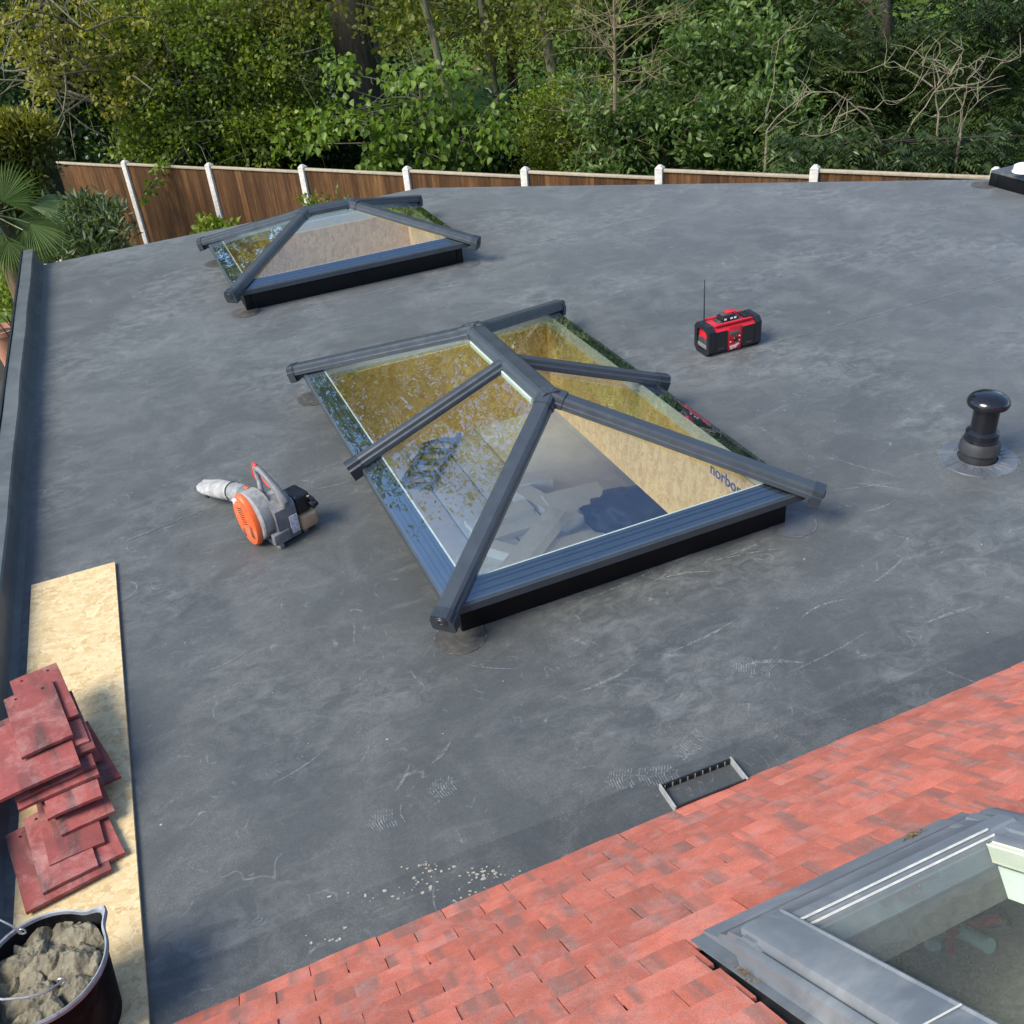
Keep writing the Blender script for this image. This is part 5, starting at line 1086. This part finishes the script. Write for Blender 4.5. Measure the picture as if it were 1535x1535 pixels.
# tall trees standing left of the garden, mirrored in the glass
for i, (x, y, hgt, mt) in enumerate(((-12, 25.5, 21, L_MIX), (-7.5, 24.5, 20, L_YEL), (-17, 27, 19, L_HAZ), (-2.5, 27, 18, L_MIX), (3.5, 29, 12, L_HAZ), (9, 25, 11.0, L_ELD))):
    b = Vector((x, y, G0)); cl = np.concatenate([clusters(b+Vector((0, 0, hgt*.68)), (4.0, 3.4, hgt*.36), 300, .2)])
    tree('tall_tree', ('tall open crowned tree rising above the left end of the wood', 'tall yellow leaved tree behind the left end of the fence', 'tall green tree at the far left of the wood', 'tall olive tree deep behind the centre of the wood', 'tall bright tree deep behind the centre right', 'tall blue green tree deep behind the right of the wood')[i], 'tree', b, [b, b+Vector((.3, 0, hgt*.35)), b+Vector((-.1, .2, hgt*.65)), b+Vector((0, 0, hgt*.95))], [.3, .24, .15, .04], cl, 34, .42, .15, .10, mt, B_GREY, 110, twn=4, lr=.09)
# ------------------------------------------------------------------ garden on the left
b = Vector((*at(35, 215, 15.2).xy, G0))
hc = at(20, 235, 15.2); cl = []
for _ in range(420):
    f_ = random.random(); px = random.uniform(-70, 60); py = random.uniform(186, 330) if f_ > .3 else random.uniform(184, 194); cl.append(at(px, py, random.uniform(14.6, 16.0) if f_ > .3 else random.uniform(14.5, 16.2)))
t = thing('clipped_hedge', 'tall clipped conifer hedge with a sunlit golden top left of the fence', 'hedge', b, 0)
MB().tube([Vector((0, 0, 0)), Vector((0, .1, 1.6))], [.09, .05], 8).build('trunk', B_DARK, t)
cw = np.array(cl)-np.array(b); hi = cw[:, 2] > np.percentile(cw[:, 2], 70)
foliage('crown', cw[~hi], 60, .11, .10, .035, L_HED, t, .6, (0, .4)); foliage('sunlit_top', cw[hi], 60, .09, .11, .035, L_HED, t, 1.2, (.4, 1))  # top leaves coloured bright as if sunlit, side leaves dark as if shaded
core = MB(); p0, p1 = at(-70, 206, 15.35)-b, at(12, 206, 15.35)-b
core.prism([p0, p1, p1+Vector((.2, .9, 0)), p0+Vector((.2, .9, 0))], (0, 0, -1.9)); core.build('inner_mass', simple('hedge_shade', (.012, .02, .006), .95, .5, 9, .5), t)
# fan palm
M_PALM = leaf_mat('palm_leaf', (.035, .065, .016), (.075, .12, .03), (.17, .22, .075), .3, .35); M_PTR = bark_mat('palm_fibre', (.11, .075, .045))
pb_ = at(-12, 330, 11.2); base = Vector((pb_.x, pb_.y, G0)); palm = thing('fan_palm', 'fan palm with stiff pleated fronds beside the end of the roof kerb', 'palm', base)
hc = at(-10, 322, 11.2)-base
MB().tube([Vector((0, 0, 0)), hc*.5, hc], [.13, .12, .10], 12).build('trunk', M_PTR, palm, smooth=True)
def frond(px, py, Y, tx, ty, R_, n=26, tilt=.4, span=2.5):
    c_ = at(px, py, Y)-base; v = (at(tx, ty, Y)-base-c_).normalized(); view = (Vector((0, 0, H))-base-c_).normalized()
    nrm = (view+Vector((0, 0, tilt))).normalized(); v = (v-nrm*v.dot(nrm)).normalized(); sd = v.cross(nrm); mb = MB()
    for i in range(n):
        a = (i/(n-1)-.5)*span; e = v*math.cos(a)+sd*math.sin(a); L_ = R_*(.72+.28*math.cos(a))*random.uniform(.92, 1.06); s_ = e.cross(nrm); w_ = .0125
        tip = c_+e*L_+Vector((0, 0, -.16*L_*abs(math.sin(a*.7))-.05*L_)); md = c_+e*L_*.55+nrm*.01
        b_ = mb.b; A_ = [b_.verts.new(p) for p in (c_, md+s_*w_*.9, tip, md-s_*w_*.9, md-nrm*.012)]
        b_.faces.new((A_[0], A_[1], A_[4])); b_.faces.new((A_[1], A_[2], A_[4])); b_.faces.new((A_[0], A_[4], A_[3])); b_.faces.new((A_[4], A_[2], A_[3]))
    me_o = mb.build('frond', M_PALM, palm); MB().tube(bez(hc, c_, .1, .03, 4), [.012, .011, .01, .009, .008], 6, cap=False).build('stalk', M_PALM, me_o)
    at_ = me_o.data.attributes.new('tint', 'FLOAT', 'FACE'); at_.data.foreach_set('value', np.repeat(RNG.random(n)*.6+.15, 4).astype(np.float32)[:len(me_o.data.polygons)])
frond(4, 302, 11.0, 22, 255, .50, 34, .1, 3.0); frond(42, 308, 11.1, 80, 296, .42, 22, 1.5, 1.4); frond(2, 350, 10.8, -10, 400, .50, 24, .3, 2.8); frond(45, 335, 10.9, 85, 372, .48, 24, .6, 2.0)
frond(12, 362, 10.7, 22, 410, .42, 22, .3, 2.4); frond(-25, 300, 11.0, -60, 270, .5, 24, .4, 2.6); frond(35, 345, 11.0, 60, 395, .46, 22, .5, 2.0); frond(20, 332, 11.3, 52, 330, .48, 20, 1.0, 1.7)
# shrub by the roof corner
def shrub(name, label, b, cl, per, sp, ln, w_, mat, grp=None, up=.8):
    t = thing(name, label, 'shrub', b, 0, grp); rel = np.asarray(cl)-np.array(b); paths = [(bez(Vector((0, 0, 0)), Vector(c_), .1, .08, 5), [.02, .016, .012, .009, .006, .003]) for c_ in rel[::3]]
    twigs_mesh('stems', paths, B_GREY, t, 5); foliage('leaves', rel, per, sp, ln, w_, mat, t, up, upn=.6)
b = Vector((*at(130, 370, 13.0).xy, G0)); shrub('rhododendron', 'grey green shrub in front of the first fence panel beside the palm', b, np.concatenate([np.array(boxcl(95, 175, 325, 395, 12.4, 13.2, 60, 8)), np.array(boxcl(112, 130, 300, 325, 12.8, 13, 7)), np.array(boxcl(140, 172, 308, 330, 12.8, 13, 9)), np.array(boxcl(70, 100, 315, 360, 12.8, 13.2, 16))]), 24, .085, .115, .034, L_GRY)
b = Vector((*at(335, 340, 13.6).xy, G0)); shrub('climber', 'small leafy shoots poking above the roof edge left of the smaller lantern', b, boxcl(300, 350, 328, 350, 13.3, 13.7, 14, 5), 16, .06, .09, .06, L_HAZ)
b = Vector((*at(480, 300, 13.4).xy, G0)); shrub('climber', 'small leafy shoots poking above the roof edge behind the smaller lantern', b, boxcl(465, 520, 296, 310, 13.2, 13.5, 9, 5), 12, .05, .07, .04, L_HAZ)
# sprig hanging over the fence
b = at(243, 238, 17.35); t = thing('ivy_sprig', 'yellow green sprig hanging over the second fence panel', 'sprig', b); P_ = [at(x, y, 17.0)-b for x, y in ((245, 240), (240, 255), (232, 270), (224, 284), (217, 296))]
MB().tube([Vector((0, 0, 0))]+P_, .006, 5).build('stem', B_GREY, t); foliage('leaves', np.repeat(np.array(P_), 2, 0), 7, .05, .09, .06, L_SYC, t, -.3)
# low planting and pot on the ground outside the kerb
b = Vector((*at(-8, 470, z=G0).xy, G0))
shrub('garden_shrub', 'yellow green shrub in the bed outside the left kerb', Vector((*at(8, 440, z=-1.4).xy, G0)), [at(random.uniform(-30, 22), random.uniform(425, 460), z=-1.3+random.gauss(0, .1)) for _ in range(26)], 22, .09, .09, .05, L_HAZ)
pt = at(2, 492, z=-1.9); pot = thing('plant_pot', 'terracotta pot in the bed outside the left kerb', 'pot', (pt.x, pt.y, G0))
M_TER = simple('terracotta', (.36, .16, .09), .8, .2, 15, .1); hp = -1.9-G0
MB().lathe([(0, 0), (.13, 0), (.20, hp-.08), (.23, hp-.07), (.23, hp), (.20, hp), (.18, hp-.06), (0, hp-.07)], 36).build('pot_body', M_TER, pot, smooth=True)
MB().lathe([(0, hp-.055), (.17, hp-.06)], 20).build('soil', simple('soil', (.035, .025, .018), .95, .3, 30, .5), pot)
bed = MB().span((-30, 7.0, G0-.02), (-3.4, 16, G0+.02)); MB_ = MB().span((-14, -3, G0-.02), (-.2, 6.98, G0+.015)).build('bounce_patio', simple('bounce_paving', (.5, .47, .42), .85, .15, 4, .2)); tag(MB_, 'added pale paving that bounces sun into the open left side of the extension', kind='structure'); bo = bed.build('garden_bed', simple('bed_soil', (.030, .028, .018), .95, .5, 2, .6)); tag(bo, 'dark planting bed beside the extension', kind='structure')  # paving added as a pale reflector to brighten the room inside
# white tub behind the third lantern
tb = at(1530, 260, z=.213); tub = thing('white_tub', 'upturned white plastic tub standing on the lantern at the right edge', 'tub', (tb.x+.05, tb.y+.05, .213-.04)); tub.scale = (.8, .8, .33)
MB().lathe([(.11, .12), (.118, .16), (.112, .30), (.085, .335), (0, .34)], 32).build('tub_body', M_WPAINT, tub, smooth=True)
MB().lathe([(.118, .12), (.126, .12), (.126, .145), (.118, .145)], 32).build('tub_rim', M_WPAINT, tub, smooth=True)
